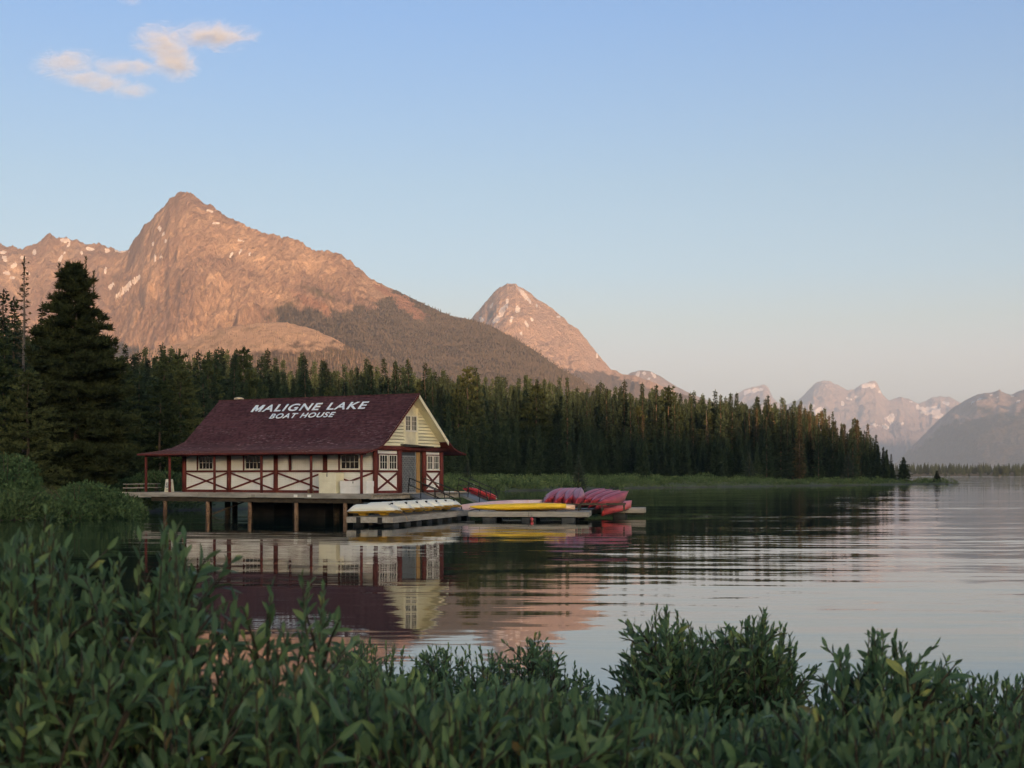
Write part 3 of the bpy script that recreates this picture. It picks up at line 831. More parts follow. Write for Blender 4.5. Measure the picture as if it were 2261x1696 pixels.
# ---- long wall
BAYX = [-16.1, -12.07, -8.03, -3.95, 0.0]
for x in BAYX:
    mb = MB(); r = 0.17
    mb.tube([(x, 0, 0), (x+.01, 0, 1.2), (x, 0, 2.95)], [r*1.04, r, r*.97], 10)
    mb.build('post', RED, H, True)
for i, x in enumerate([-18.3] + BAYX):                                             # slender veranda posts
    MB().tube([(x, -1.42, 0), (x, -1.42, 1.3), (x, -1.42, 2.56)], [.095, .088, .085], 9).build('veranda_post', RED, H, True)
def window(parent, M, wd, ht, nx, ny, fr=0.055, mt=0.022, name='window'):
    """M maps window plane (a along wall, h up, d outward) to house coordinates"""
    def bx(mb, a0, a1, h0, h1, d0, d1):
        mb.add([M(a, h, d) for a, h, d in ((a0,h0,d0),(a1,h0,d0),(a1,h0,d1),(a0,h0,d1),(a0,h1,d0),(a1,h1,d0),(a1,h1,d1),(a0,h1,d1))],
               [(0,3,2,1),(4,5,6,7),(0,1,5,4),(1,2,6,5),(2,3,7,6),(3,0,4,7)])
    f = MB()
    bx(f, 0, wd, 0, fr, 0, .06); bx(f, 0, wd, ht-fr, ht, 0, .06); bx(f, 0, fr, fr, ht-fr, 0, .06); bx(f, wd-fr, wd, fr, ht-fr, 0, .06)
    fo = f.build(name, TRIMW, parent)
    sill = MB(); bx(sill, -.03, wd+.03, -.05, -.001, 0, .10); sill.build('sill', TRIMW, fo)
    iw, ih = (wd-2*fr)/nx, (ht-2*fr)/ny
    for i in range(1, nx):
        m_ = MB(); bx(m_, fr+i*iw-mt/2, fr+i*iw+mt/2, fr, ht-fr, .01, .045); m_.build('muntin', TRIMW, fo)
    for j in range(1, ny):
        m_ = MB(); bx(m_, fr, wd-fr, fr+j*ih-mt/2, fr+j*ih+mt/2, .012, .043); m_.build('muntin', TRIMW, fo)
    for i in range(nx):
        for j in range(ny):
            p = MB(); bx(p, fr+i*iw, fr+(i+1)*iw, fr+j*ih, fr+(j+1)*ih, .0, .02); p.build('pane', GLASS, fo)
    return fo
WALLF = lambda x0, z0: (lambda a, h, d: (x0 + a, -0.02 - d, z0 + h))
WIN = {0: (-14.75, -13.45), 1: (-10.62, -9.22), 3: (-2.66, -1.2)}
TRIMX = {0: -14.9, 1: -10.78, 2: -6.84, 3: -2.82}
for b in range(4):
    xa, xb = BAYX[b] + .16, BAYX[b+1] - .16
    upper_m = CREAMV if b == 2 else CREAM
    if b in WIN:
        wa, wb = WIN[b]
        MB().box(xa-.1, wa, 0.0, 0.08, 1.45, 2.9).build('wall_panel', upper_m, H)
        MB().box(wb, xb+.1, 0.0, 0.08, 1.45, 2.9).build('wall_panel', upper_m, H)
        MB().box(wa, wb, 0.0, 0.08, 2.44, 2.9).build('wall_panel', upper_m, H)
        MB().box(wa, wb, 0.0, 0.08, 1.45, 1.52).build('wall_panel', upper_m, H)
        window(H, WALLF(wa, 1.52), wb - wa, 0.92, 4, 2)
    else:
        MB().box(xa-.1, -7.0, 0.0, 0.08, 1.45, 2.9).build('wall_panel', CREAM, H)
        MB().box(-6.7, xb+.1, 0.0, 0.08, 1.45, 2.9).build('wall_panel', upper_m, H)
    MB().box(TRIMX[b]-.055, TRIMX[b]+.055, -.05, .02, 1.46, 2.9).build('upright', RED, H)
    if b == 2:
        MB().box(xa-.1, -7.02, 0.0, 0.08, 0.1, 1.34).build('wall_panel', CREAM, H)
        MB().box(-7.0, xb+.1, 0.0, 0.08, 0.1, 1.34).build('wall_panel', CREAMV, H)
    else:
        MB().box(xa-.1, xb+.1, 0.0, 0.08, 0.1, 1.34).build('wall_panel', CREAM, H)
    MB().box(xa, xb, -.07, .06, 1.335, 1.465).build('rail', RED, H)
    MB().box(xa, xb, -.09, .06, -0.01, 0.17).build('sill_beam', RED, H)
    MB().bar((xa, -.035, 1.28), (xb, -.035, .22), .10, .10, (0, -1, 0)).build('brace', RED, H)
    MB().bar((xa, -.045, .22), (xb, -.045, 1.28), .10, .10, (0, -1, 0)).build('brace', RED, H)
MB().box(-16.1, 0, -.10, .10, 2.88, 3.05).build('top_beam', RED, H)
MB().box(-18.35, 0.3, -1.50, -1.34, 2.40, 2.52).build('veranda_beam', RED, H)
# hidden walls close the building
MB().box(-16.1, 0, 7.22, 7.30, 0, 2.95).build('rear_wall', CREAM, H)
lw = MB(); lw.add([(-16.12, 0, 0), (-16.12, 7.3, 0), (-16.12, 7.3, 3.2), (-16.12, 3.65, 6.27), (-16.12, 0, 3.2)], [(0,1,2,3,4)]); lw.build('end_wall', CREAM, H)
MB().box(-16.1, 0, 0.08, 7.2, -0.03, 0.02).build('floor', GREYWOOD, H)

# ---- gable wall (x = 0), outward is +x
GW = lambda y0, z0: (lambda a, h, d: (0.02 + d, y0 + a, z0 + h))
for y, r in ((2.50, .20), (5.32, .15), (7.3, .17)):
    MB().tube([(0.02, y, 0), (0.03, y+.01, 1.4), (0.02, y, 2.72)], [r*1.06, r, r*.95], 12).build('post', RED, H, True)
for y0, y1, wins in ((0.17, 2.32, ((0.33, 0.86), (1.33, 0.86))), (5.47, 7.13, ((5.60, .64), (6.36, .64)))):
    MB().box(-.08, 0, y0, y1, 0.1, 1.36).build('wall_panel', CREAM, H)
    MB().box(-.08, 0, y0, y1, 2.50, 2.74).build('wall_panel', CREAM, H)
    MB().box(-.06, .04, y0, y1, 1.36, 2.50).build('window_surround', RED, H)
    for yw, ww in wins:
        window(H, (lambda yw: (lambda a, h, d: (0.045 + d, yw + a, 1.50 + h)))(yw), ww, 0.93, 3, 2, .05)
    MB().box(-.06, .07, y0, y1, 1.32, 1.44).build('rail', RED, H)
    MB().box(-.06, .09, y0, y1, -.01, .17).build('sill_beam', RED, H)
    MB().bar((.035, y0, .22), (.035, y1, 1.28), .10, .10, (1, 0, 0)).build('brace', RED, H)
    MB().bar((.045, y0, 1.28), (.045, y1, .22), .10, .10, (1, 0, 0)).build('brace', RED, H)
gb = MB(); gb.tube([(0.10, -0.35, 2.86), (0.12, 3.6, 2.84), (0.10, 8.45, 2.80)], [.15, .155, .15], 10); gb.build('gable_beam', RED, H, True)
# door with diamond lattice
dr = MB().box(-.10, -.04, 2.70, 4.42, 0.02, 2.62).build('door', STEELBLUE, H)
la = MB(); dy0, dy1, dz0, dz1 = 2.74, 4.38, 0.10, 2.32
def clip_diag(c, sgn):
    pts = []
    for y in (dy0, dy1):
        z = c + sgn * (y - dy0) * 1.5
        if dz0 <= z <= dz1: pts.append((y, z))
    for z in (dz0, dz1):
        y = dy0 + sgn * (z - c) / 1.5
        if dy0 < y < dy1: pts.append((y, z))
    return pts[:2] if len(pts) >= 2 else None
k = -2.6
while k < 5.2:
    for sg in (1, -1):
        q = clip_diag(k, sg)
        if q: la.bar((-.012, *q[0]), (-.012, *q[1]), .03, .03, (1, 0, 0))
    k += 0.25
la.build('lattice', LATT, dr)
frm = MB(); 
for a in ((2.68, 2.75), (4.37, 4.44)): frm.box(-.09, .0, a[0], a[1], .02, 2.66)
frm.box(-.09, .0, 2.75, 4.37, 2.32, 2.40); frm.box(-.09, .0, 2.75, 4.37, .02, .09); frm.build('door_frame', LATT, dr)
MB().box(-.06, .03, 4.46, 4.84, 0.0, 2.62).build('plank', PLANKY, H)
MB().box(-.12, -.07, 4.86, 5.2, 0.0, 2.7).build('dark_gap_board', DARKWOOD, H)
MB().box(-.12, -.04, 2.3, 5.4, 2.62, 2.75).build('lintel', RED, H)
# small lean-over awning of black slabs above the door
aw = MB(); aw.bar((.35, 2.55, 3.10), (.40, 5.55, 2.98), .5, .06); aw.bar((.45, 3.1, 3.05), (.5, 5.0, 2.98), .3, .05); aw.build('awning', DARKWOOD, H)
# triangular gable: log siding row by row, a boarded loft hatch with two windows in the middle
bk_ = MB(); bk_.add([(-.05, 0.1, 2.95), (-.05, 7.2, 2.95), (-.05, 7.2, 3.25), (-.05, 3.65, 6.26), (-.05, .1, 3.25)], [(0,1,2,3,4)]); bk_.build('gable_backing', PATCHDARK, H)
def y_at(z):
    if z <= 3.3: return 0.12
    return 0.23 + (z - 3.30) / (6.26 - 3.30) * (3.65 - 0.23)
z = 2.98; n = 0
while z < 6.05:
    h = 0.215
    for side in (0, 1):
        ya, yb = (y_at(z), y_at(z+h)) if side == 0 else (7.3 - y_at(z), 7.3 - y_at(z+h))
        inner = 3.08 if side == 0 else 4.52
        if (side == 0 and min(ya, yb) >= inner - .06) or (side == 1 and max(ya, yb) <= inner + .06): continue
        if side == 0 and yb > inner: yb = inner
        if side == 1 and yb < inner: yb = inner
        mb = MB(); prof_ = [(0.0, .012), (.055, .02), (.075, .06), (.07, .11), (.045, .16), (.012, .20), (-.04, .205)]
        vs_ = [(x_, ya + (yb-ya)*(h_/h), z+h_) for x_, h_ in prof_] + [(x_, inner, z+h_) for x_, h_ in prof_]
        k = len(prof_)
        mb.add(vs_, [(i, i+1, k+i+1, k+i) for i in range(k-1)] + [tuple(range(k))[::-1], tuple(range(k, 2*k))])
        mb.build('siding_board', SIDING, H)
    z += h
hp = MB(); hp.add([(0.01, 3.08, 2.98), (.01, 4.52, 2.98), (.01, 4.52, 5.42), (.01, 3.65, 6.16), (.01, 3.08, 5.68)], [(0,1,2,3,4)]); hp.build('loft_hatch', PATCH, H)
for y in (3.07, 4.53): MB().box(0.0, .085, y-.05, y+.05, 2.98, 5.45 if y > 4 else 5.66).build('upright', SIDING, H)
for y in (3.16, 3.86): window(H, (lambda y: (lambda a, h, d: (0.02 + d, y + a, 4.0 + h)))(y), .58, .98, 3, 3, .045, .02)

# ---- platform on piles
plat = empty('platform', (HX, HY_, DECK), R(HA), 'weathered timber platform on log piles under the boathouse', 'platform')
random.seed(3)
x = -18.6; k = 0
while x < 1.05:
    wdt = 0.245
    MB().box(x, x+wdt-.012, -1.75, 9.1, -.055+random.uniform(-.004,.004), 0.0).build('deck_plank', GREYWOOD, plat)
    x += wdt
for (a, b_, dz) in ((-18.45, -13.2, .0), (-13.2, -8.9, -.015), (-8.9, -4.2, .01), (-4.2, 1.05, -.01)):
    MB().box(a+.01, b_-.01, -1.82, -1.755, -.30+dz, -.03+dz).build('fascia_board', GREYWOOD, plat, bevel=.008)
for a in (-12.4, -8.5, -7.6, -5.0, -3.9):
    MB().box(a, a+.28, -1.86, -1.823, -.24, -.08).build('cleat', GREYWOOD if a < -6 else CREAM, plat)
MB().box(-17.6, .0, -1.62, -1.36, -.60, -.32).build('beam', DARKWOOD, plat)
MB().box(-17.6, .4, 2.2, 2.5, -.60, -.32).build('beam', DARKWOOD, plat)
MB().box(-17.6, .4, 6.2, 6.5, -.60, -.32).build('beam', DARKWOOD, plat)
MB().box(.78, 1.04, -1.7, 9.0, -.34, -.06).build('fascia_board', GREYWOOD, plat)
for i, (px_) in enumerate((-16.45, -12.6, -8.95, -5.1, -1.2)):
    MB().tube([(px_, -1.5, -.6), (px_+.02, -1.5, -1.0), (px_, -1.5, -2.4)], [.135, .14, .145], 10).build('pile', PILEWOOD, plat, True)
for yy in (1.2, 3.8, 6.4):
    for px_ in (-15.0, -13.3, -10.8, -7.4, -4.0, -2.4, .3):
        MB().tube([(px_, yy, -.34), (px_, yy, -2.6)], .2, 8).build('pile', DARKWOOD, plat, True)
for a, b_ in ((-10.6, -8.9), (-7.2, -4.6)):
    MB().box(a, b_, .8, 4.5, -2.4, -.62).build('crib', CRIBM, plat)
MB().bar((-12.5, -1.2, -1.45), (-10.9, .6, -.5), .10, .10).build('cross_brace', DARKWOOD, plat)

# boardwalk from the bank
bw = empty('boardwalk', tuple(hw(-18.7, 3.2, 0)), R(HA), 'grey plank boardwalk leading from the bank to the platform', 'boardwalk')
for i in range(16):
    MB().box(-.30*(i+1), -.30*i-.015, -2.2, 2.0, -.09 - .012*i, -.03 - .012*i).build('plank', GREYWOOD, bw)
MB().box(-4.9, 0, -2.27, -2.205, -.42, -.06).build('edge_board', GREYWOOD, bw)

# ---- things standing on the platform
def crate(name, x, y, wd, dp, ht, mat, lab):
    e = empty(name, tuple(hw(x, y)), R(HA), lab, 'chest')
    MB().box(0, wd, 0, dp, 0, ht*.55).build('body', mat, e, bevel=.012)
    MB().box(-.015, wd+.015, -.015, dp+.015, ht*.555, ht).build('lid', mat, e, bevel=.015)
    MB().box(wd/2-.02, wd/2+.02, -.045, -.017, ht*.80, ht*.97).build('hasp', BLACKP, e)
    return e
WBOX1 = paint('cream_plywood', (0.78, 0.76, 0.60), (0.68, 0.65, 0.50), 1.6, rough=.6, bumpd=.003, wear=(.45, .42, .34), wear_at=(.64, .75), wear_scale=5)
WBOX2 = paint('white_plywood', (0.80, 0.80, 0.78), (0.70, 0.70, 0.68), 1.6, rough=.6, bumpd=.003, wear=(.35, .34, .3), wear_at=(.68, .76), wear_scale=6)
crate('storage_chest', -3.72, -.95, 1.36, .8, 1.30, WBOX1, 'tall cream plywood chest against the boathouse wall')
crate('storage_chest', -2.02, -.95, 2.05, .75, .78, WBOX2, 'low wide white chest beside the cream chest')
cl_ = empty('rope_coil', tuple(hw(-4.25, -1.1)), 0, 'small brown rope coil on the platform beside the cream chest', 'rope')
rp = MB(); random.seed(5)
for k in range(6):
    rr = .16 + random.uniform(-.03, .05); zz = .03 + k*.045; ox, oy = random.uniform(-.05,.05), random.uniform(-.05,.05)
    rp.tube([(ox+rr*math.cos(t*.6), oy+rr*math.sin(t*.6), zz + random.uniform(-.01,.01)) for t in range(11)], .028, 6)
rp.build('coil', paint('brown_rope', (.20,.12,.06), (.30,.19,.10), 12), cl_, True)
# information board: two leaning panels
ib = empty('sign_board', tuple(hw(-16.95, -.6)), R(HA+8), 'white A-frame information board on the veranda by the left post', 'sign')
SIGNW = paint('sign_white', (.74,.73,.66), (.66,.65,.58), 4); SIGNG = paint('sign_print_grey', (.10,.11,.11), (.40,.41,.40), 9, wear=(.66,.66,.6), wear_at=(.5,.56), wear_scale=14); SIGNY = paint('sign_cream', (.72,.70,.48), (.66,.64,.42), 4)
MB().bar((0, -.16, 0), (0, 0, .86), .56, .025, (0, -1, .2)).build('front_panel', SIGNW, ib)
MB().bar((0, .18, 0), (0, .02, .86), .56, .025, (0, 1, .2)).build('back_panel', SIGNW, ib)
MB().bar((0, -.125, .28), (0, -.055, .66), .46, .012, (0, -1, .2)).build('picture', SIGNG, ib)
MB().bar((0, -.175, .02), (0, -.135, .24), .50, .012, (0, -1, .2)).build('caption', SIGNY, ib)
MB().bar((0, -.165, .10), (0, -.152, .17), .26, .012, (0, -1, .2)).build('print', SIGNG, ib)
# picnic tables at the bank
def picnic(loc, rz, lab):
    e = empty('picnic_table', loc, rz, lab, 'table', 'picnic tables by the boardwalk')
    for j in range(5): MB().box(-.9, .9, -.37+j*.15, -.235+j*.15, .70, .745).build('top_plank', GREYWOOD, e)
    for s in (-1, 1):
        MB().box(-.9, .9, s*.72-.13, s*.72+.13, .42, .465).build('bench', GREYWOOD, e)
        MB().bar((s*.65, -.72, 0), (s*.65, -.15, .70), .05, .10, (1,0,0)).build('leg', DARKWOOD, e)
        MB().bar((s*.65, .72, 0), (s*.65, .15, .70), .05, .10, (1,0,0)).build('leg', DARKWOOD, e)
        MB().box(s*.65-.02, s*.65+.02, -.78, .78, .36, .42).build('bearer', DARKWOOD, e)
    return e
for (px_, D_, rz, lab) in ((300, 103.5, .25, 'grey picnic table at the left edge of the boardwalk'), (326, 107, .1, 'grey picnic table half hidden behind the leftmost veranda post')):
    x_ = (px_-CXP)/FPX*D_
    picnic((x_, D_, max(float(land_z(np.array([x_]), np.array([D_]))[0]), 1.32) - 0.0), rz, lab)

# ================================================================ FLOATING DOCKS AND BOATS
FLOATM = paint('dark_plastic_float', (0.012, 0.016, 0.022), (0.035, 0.042, 0.05), 3, rough=0.5, bumpd=.002)
RUBBER = paint('black_rubber', (0.008, 0.008, 0.008), (0.02, 0.02, 0.02), 5, rough=.6, bumpd=.001)
def dock(name, origin, ang, length, width, lab, top=0.50, secs=3):
    """origin = a corner; local x along the length, y across to the left"""
    e = empty(name, (origin[0], origin[1], 0), ang, lab, 'dock', 'floating docks')
    n = int(length / 0.30)
    pl = MB().box(0, length/n - .014, 0.045, width-.045, 0, .04).mesh('deck_plank', GREYWOOD)
    for i in range(n):
        inst('deck_plank', pl, e, (i*length/n, 0, top - .04 + random.uniform(-.004, .004)))
    for s, y0, y1 in ((0, 0.0, .045), (1, width-.045, width)):
        L = length / secs
        for k in range(secs):
            MB().box(k*L+.012, (k+1)*L-.012, y0, y1, top-.30, top+.004).build('side_board', GREYWOOD, e, bevel=.006)
    for x0, x1 in ((-.045, 0.0), (length, length+.045)):
        MB().box(x0, x1, 0.0, width, top-.30, top+.002).build('end_board', GREYWOOD, e, bevel=.006)
    m = int(length / 1.9)
    for k in range(m):
        x = (k + .5) * length / m
        for y in (.12, width-.72):
            MB().box(x-.42, x+.42, y, y+.60, -.25, top-.31).build('float', FLOATM, e, bevel=.05)
    MB().box(.1, length-.1, width*.5-.1, width*.5+.1, .1, top-.06).build('bearer', DARKWOOD, e)
    return e
random.seed(21)
# the finger dock that runs from the boathouse towards the viewer
FA = math.atan2(14.9, 3.8)
fdir = Vector((math.cos(FA), math.sin(FA), 0)); fn = Vector((-math.sin(FA), math.cos(FA), 0))
d1 = dock('floating_dock', (-6.2, 73.9), FA, 15.6, 2.55, 'grey floating dock under the row of white and yellow boats', secs=4)
for yb in (.70, 1.88): MB().box(-.075, -.046, yb-.12, yb+.12, .14, .50).build('bumper', RUBBER, d1)
# the cross dock with the yellow kayaks
A2 = R(-5.5)
d2 = dock('floating_dock', (-2.55, 84.1), A2, 7.05, 4.2, 'grey floating dock under the yellow kayak and the canoe rack', top=.53, secs=2)
d3 = dock('floating_dock', (5.3, 91.6), R(-6), 3.25, 3.3, 'short grey floating dock at the right end under the last red canoe', top=.56, secs=1)
FLAT = MB().box(0, 6.5, 0, 2.6, -.02, .44)
d4 = dock('floating_dock', (-1.9, 92.2), R(-4), 7.4, 2.4, 'pale floating dock behind the canoes beside the far gangway', top=.50, secs=2)
bu = empty('buoy', (1.0, 84.3, 0.0), 0, 'small red buoy hanging between the dock floats', 'buoy')
bu.location = tuple(Vector((-2.55, 84.1, 0)) + Vector((math.cos(A2), math.sin(A2), 0))*3.75 + Vector((math.sin(A2), -math.cos(A2), 0))*.13)
MB().tube([(0,0,.01), (0,0,.06), (0,0,.16), (0,0,.21)], [.04,.11,.10,.03], 10).build('float', paint('faded_red_plastic', (.42,.05,.07), (.5,.09,.10), 5), bu, True)
MB().tube([(0,0,.20), (0,0.02,.36)], .012, 5).build('cord', RUBBER, bu)

# ---- gangways
def gangway(p0, p1, wd, lab):
    p0, p1 = Vector(p0), Vector(p1); d = p1 - p0; L = d.length; az = math.atan2(d.y, d.x); hd = math.hypot(d.x, d.y)
    e = empty('gangway', tuple(p0), az, lab, 'gangway')
    q = Vector((hd, 0, d.z)); u = q.normalized(); 
    n = int(L / .28)
    for i in range(n):
        a = q * (i/n); b = q * ((i+.94)/n)
        mb = MB(); mb.add([(a.x,-wd/2,a.z),(b.x,-wd/2,b.z),(b.x,wd/2,b.z),(a.x,wd/2,a.z),(a.x,-wd/2,a.z-.03),(b.x,-wd/2,b.z-.03),(b.x,wd/2,b.z-.03),(a.x,wd/2,a.z-.03)],
                         [(0,1,2,3),(7,6,5,4),(0,4,5,1),(1,5,6,2),(2,6,7,3),(3,7,4,0)]); mb.build('tread', STEELGREY, e)
    for s in (-1, 1):
        y = s * (wd/2 + .03)
        MB().bar((0, y, -.06), (hd, y, d.z-.06), .06, .16).build('side_beam', STEELGREY, e)
        pts = [(.05, y, .05), (.25, y, 1.02 + (d.z*.25/hd)), (hd-.5, y, d.z*(hd-.5)/hd + 1.02), (hd-.15, y, d.z*(hd-.15)/hd + .03)]
        MB().tube(pts, .034, 6).build('handrail', BLACKP, e, True)
        MB().tube([(.16, y, .55), (hd-.32, y, d.z*(hd-.32)/hd + .52)], .028, 6).build('mid_rail', BLACKP, e, True)
        for f in (.33, .66):
            x = hd*f; MB().tube([(x, y, d.z*f - .05), (x+.12, y, d.z*f + 1.0)], .026, 6).build('rail_post', BLACKP, e, True)
    return e
STEELGREY = paint('gangway_grey', (0.13, 0.15, 0.17), (0.20, 0.22, 0.25), 2, rough=.55, bumpd=.002)
def on_dock1(a, b, z=.5): return Vector((-6.2, 73.9, 0)) + fdir*a + fn*b + Vector((0,0,z))
g0 = hw(1.0, 2.9, -.02); gangway(g0, (g0.x+2.75, g0.y-4.4, .56), 1.0, 'near gangway with black pipe rails sloping from the lattice door to the dock')
g1 = hw(0.9, 8.5, -.02); gangway(g1, (g1.x+2.35, g1.y-1.9, .56), 1.0, 'far gangway with black pipe rails at the right corner of the boathouse')

# ---- hull builder: cross sections along the length
def hull(L, beam, depth, n=18, m=9, sheer=.12, rocker=.05, full=1.7, vbot=.25, flat=.55, stem=.06):
    """open hull, keel down: rows of points along x, sections from gunwale to gunwale"""
    V, Fc = [], []
    for i in range(n+1):
        t = -1 + 2*i/n
        wdt = beam/2 * (1 - abs(t)**full) ** .9 + .012
        zg = depth + sheer * abs(t)**3.2
        zk = rocker * t*t
        x = t*L/2 - (0.0 if abs(t) < .99 else 0)
        for j in range(m+1):
            a = -1 + 2*j/m
            s = abs(a)
            y = wdt * (s ** flat if s else 0) * (1 if a > 0 else -1)
            z = zk + (zg - zk) * (s ** 2.6 if True else s)
            V.append((x, y, z))
    k = m+1
    for i in range(n):
        for j in range(m):
            Fc.append((i*k+j, (i+1)*k+j, (i+1)*k+j+1, i*k+j+1))
    return V, Fc
def shell(V, Fc, mat, name, thick=.018):
    me = bpy.data.meshes.new(name); me.from_pydata(V, [], Fc)
    bm = bmesh.new(); bm.from_mesh(me); bmesh.ops.recalc_face_normals(bm, faces=bm.faces)
    bmesh.ops.solidify(bm, geom=list(bm.faces), thickness=thick)
    bmesh.ops.recalc_face_normals(bm, faces=bm.faces)
    bm.to_mesh(me); bm.free()
    for p in me.polygons: p.use_smooth = True
    me.materials.append(mat)
    return me
def plastic(name, c1, c2, rough=.35, wear=None):
    return paint(name, c1, c2, 1.4, (1,1,1), rough, .001, wear=wear, wear_at=(.62,.75), wear_scale=6, spec=.5, rand=.18)
CANRED = plastic('canoe_red', (0.30, 0.030, 0.045), (0.40, 0.055, 0.070), .38, wear=(.45,.20,.22))
CANRED2 = plastic('canoe_bright_red', (0.52, 0.045, 0.045), (0.60, 0.08, 0.075), .35, wear=(.6,.25,.24))
CANPINK = plastic('sun_bleached_pink_hull', (0.62, 0.40, 0.44), (0.70, 0.52, 0.55), .5, wear=(.75,.66,.67))
CANTRIM = paint('canoe_gunwale', (0.025, 0.012, 0.012), (0.06, 0.03, 0.03), 5, rough=.5, bumpd=.001)
WHITEMARK = paint('white_decal', (0.70, 0.66, 0.66), (0.62, 0.56, 0.57), 7, rough=.5, bumpd=0)
CL, CB, CD = 5.0, .88, .46
cV, cF = hull(CL, CB, CD, 22, 10, .20, .09, 2.1, flat=.6)
me_can = {m.name: shell(cV, cF, m, 'hull') for m in (CANRED, CANRED2, CANPINK)}
def gun_pts(s):
    k = 11; return [Vector(cV[i*k + (0 if s < 0 else 10)]) for i in range(23)]
me_gun = [MB().tube(gun_pts(s), .02, 6).mesh('gunwale', CANTRIM, True) for s in (-1, 1)]
me_seat = MB().box(-.14, .14, -.34, .34, CD-.10, CD-.07).mesh('seat', CANTRIM)
me_thw = MB().box(-.03, .03, -.43, .43, CD-.04, CD-.015).mesh('thwart', CANTRIM)
me_rib = MB().tube([Vector(v)+Vector((0,0,-.006)) for v in (cV[i*11+5] for i in range(23))], .012, 5).mesh('keel_strip', CANTRIM, True)
# the maker's mark: a slanted run of short strokes on the bow quarter
def decal(side):
    mb = MB(); random.seed(9)
    for q in range(9):
        t0 = .46 + q*.024; i = 11 + t0*11
        def sp(tt, a):
            x = tt*CL/2; wd_ = CB/2*(1-abs(tt)**2.1)**.9 + .012; zg = CD + .20*abs(tt)**3.2; zk = .09*tt*tt
            return Vector((x, side*(wd_*a**.6 + .012), zk + (zg-zk)*a**2.6))
        h = .10 if q % 3 else .15
        a0, a1 = .80 - h*.5, .80 + h*.6
        mb.add([sp(t0, a0), sp(t0+.016, a0), sp(t0+.020, a1), sp(t0+.004, a1)], [(0,1,2,3)])
    return mb.mesh('decal', WHITEMARK)
me_dec = {s: decal(s) for s in (1, -1)}
def canoe(loc, rot, mat, lab, marks=False, group='overturned red canoes on the dock'):
    e = empty('canoe', loc, 0, lab, 'canoe', group)
    e.rotation_mode = 'XYZ'; e.rotation_euler = rot
    inst('hull', me_can[mat.name], e)
    for g_ in me_gun: inst('gunwale', g_, e)
    for x in (-1.35, 1.15): inst('seat', me_seat, e, (x, 0, 0))
    inst('thwart', me_thw, e)
    inst('keel_strip', me_rib, e)
    if marks:
        inst('decal', me_dec[-1], e); inst('decal', me_dec[1], e)
    return e
def place_canoe(px, D, zbase, yaw, roll, pitch, mat, lab, marks=False, group='overturned red canoes on the dock'):
    """px, D: where its near end stands; yaw = direction it points away from the viewer; keel up"""
    p = at(px, HYP, D); c = Vector((p.x + math.cos(yaw)*CL/2*.92, p.y + math.sin(yaw)*CL/2*.92, zbase))
    return canoe(tuple(c), (R(180) + roll, pitch, yaw), mat, lab, marks, group)
# canoe rack: two rails on posts
rk = empty('canoe_rack', tuple(Vector((-2.55, 84.1, .53)) + Vector((math.cos(A2), math.sin(A2), 0))*3.6 + Vector((-math.sin(A2), math.cos(A2), 0))*1.8), A2, 'low timber rack carrying the overturned canoes', 'rack')
for y in (0.2, 2.3):
    MB().box(-.1, 5.6, y-.05, y+.05, .36, .46).build('rail', DARKWOOD, rk)
    for x in (0, 1.4, 2.8, 4.2, 5.5): MB().box(x-.04, x+.04, y-.04, y+.04, 0, .36).build('leg', DARKWOOD, rk)
cz = .53 + .46 + CD
left4 = [(1213, 87.1, 74, 40), (1235, 86.9, 77, 36), (1257, 86.7, 81, 30), (1277, 86.5, 85, 18)]
ordl = ['leftmost', 'second', 'third', 'fourth']
for i, (px, D, yw, rl) in enumerate(left4):
    place_canoe(px, D, cz + .18 + (.02*i), R(yw), R(rl), R(-7), CANRED, '%s of the four dark red canoes seen end-on, keel up' % ordl[i], i == 2)
right4 = [(1284, 88.9, 68, 30), (1296, 88.2, 66, 32), (1311, 87.5, 65, 32), (1327, 86.8, 64, 32)]
for i, (px, D, yw, rl) in enumerate(right4):
    place_canoe(px, D, cz + .16 - .05*i, R(yw), R(rl), R(-7), CANRED, '%s of the four red canoes lying slantwise right of the end-on ones' % ordl[i], i in (0, 2))
place_canoe(1334, 88.4, .56 + .40, R(64), R(10), R(-4), CANRED2, 'bright red canoe at the right end of the dock, keel up', False)
for i, (px, lab) in enumerate(((1160, 'pale pink weathered canoe, the left of two behind the yellow kayak'), (1192, 'pale pink weathered canoe, the right of two behind the yellow kayak'))):
    place_canoe(px, 88.6, .53 + .50, R(166), R(8), R(5), CANPINK, lab, False, 'weathered pink canoes')

# ---- kayaks: closed decked hulls, keel up
def kayak_mesh(L, beam, ht, mat, name='hull'):
    V, Fc = [], []; n, m = 26, 12
    for i in range(n+1):
        t = -1 + 2*i/n
        wd_ = beam/2 * max(.0, 1-abs(t)**(2.2 if t < 0 else 5)) ** .8 + .03
        up = .10 * abs(t)**3; hh = ht * (1 - (.80 if t < 0 else .35)*abs(t)**3.0)
        for j in range(m):
            a = 2*math.pi*j/m
            V.append((t*L/2, wd_*math.cos(a), up + hh*(.5+.5*math.sin(a)) if math.sin(a) < 0 else up + hh*(.5+.42*math.sin(a))))
    for i in range(n):
        for j in range(m):
            j2 = (j+1) % m; Fc.append((i*m+j, (i+1)*m+j, (i+1)*m+j2, i*m+j2))
    Fc.append(tuple(range(m))); Fc.append(tuple(n*m+j for j in range(m)))
    mb = MB(); mb.add(V, Fc); return mb.mesh(name, mat, True)
YEL = plastic('kayak_yellow', (0.72, 0.44, 0.012), (0.78, 0.52, 0.03), .35)
PEACH = plastic('kayak_pale_orange', (0.72, 0.46, 0.30), (0.76, 0.56, 0.42), .45)
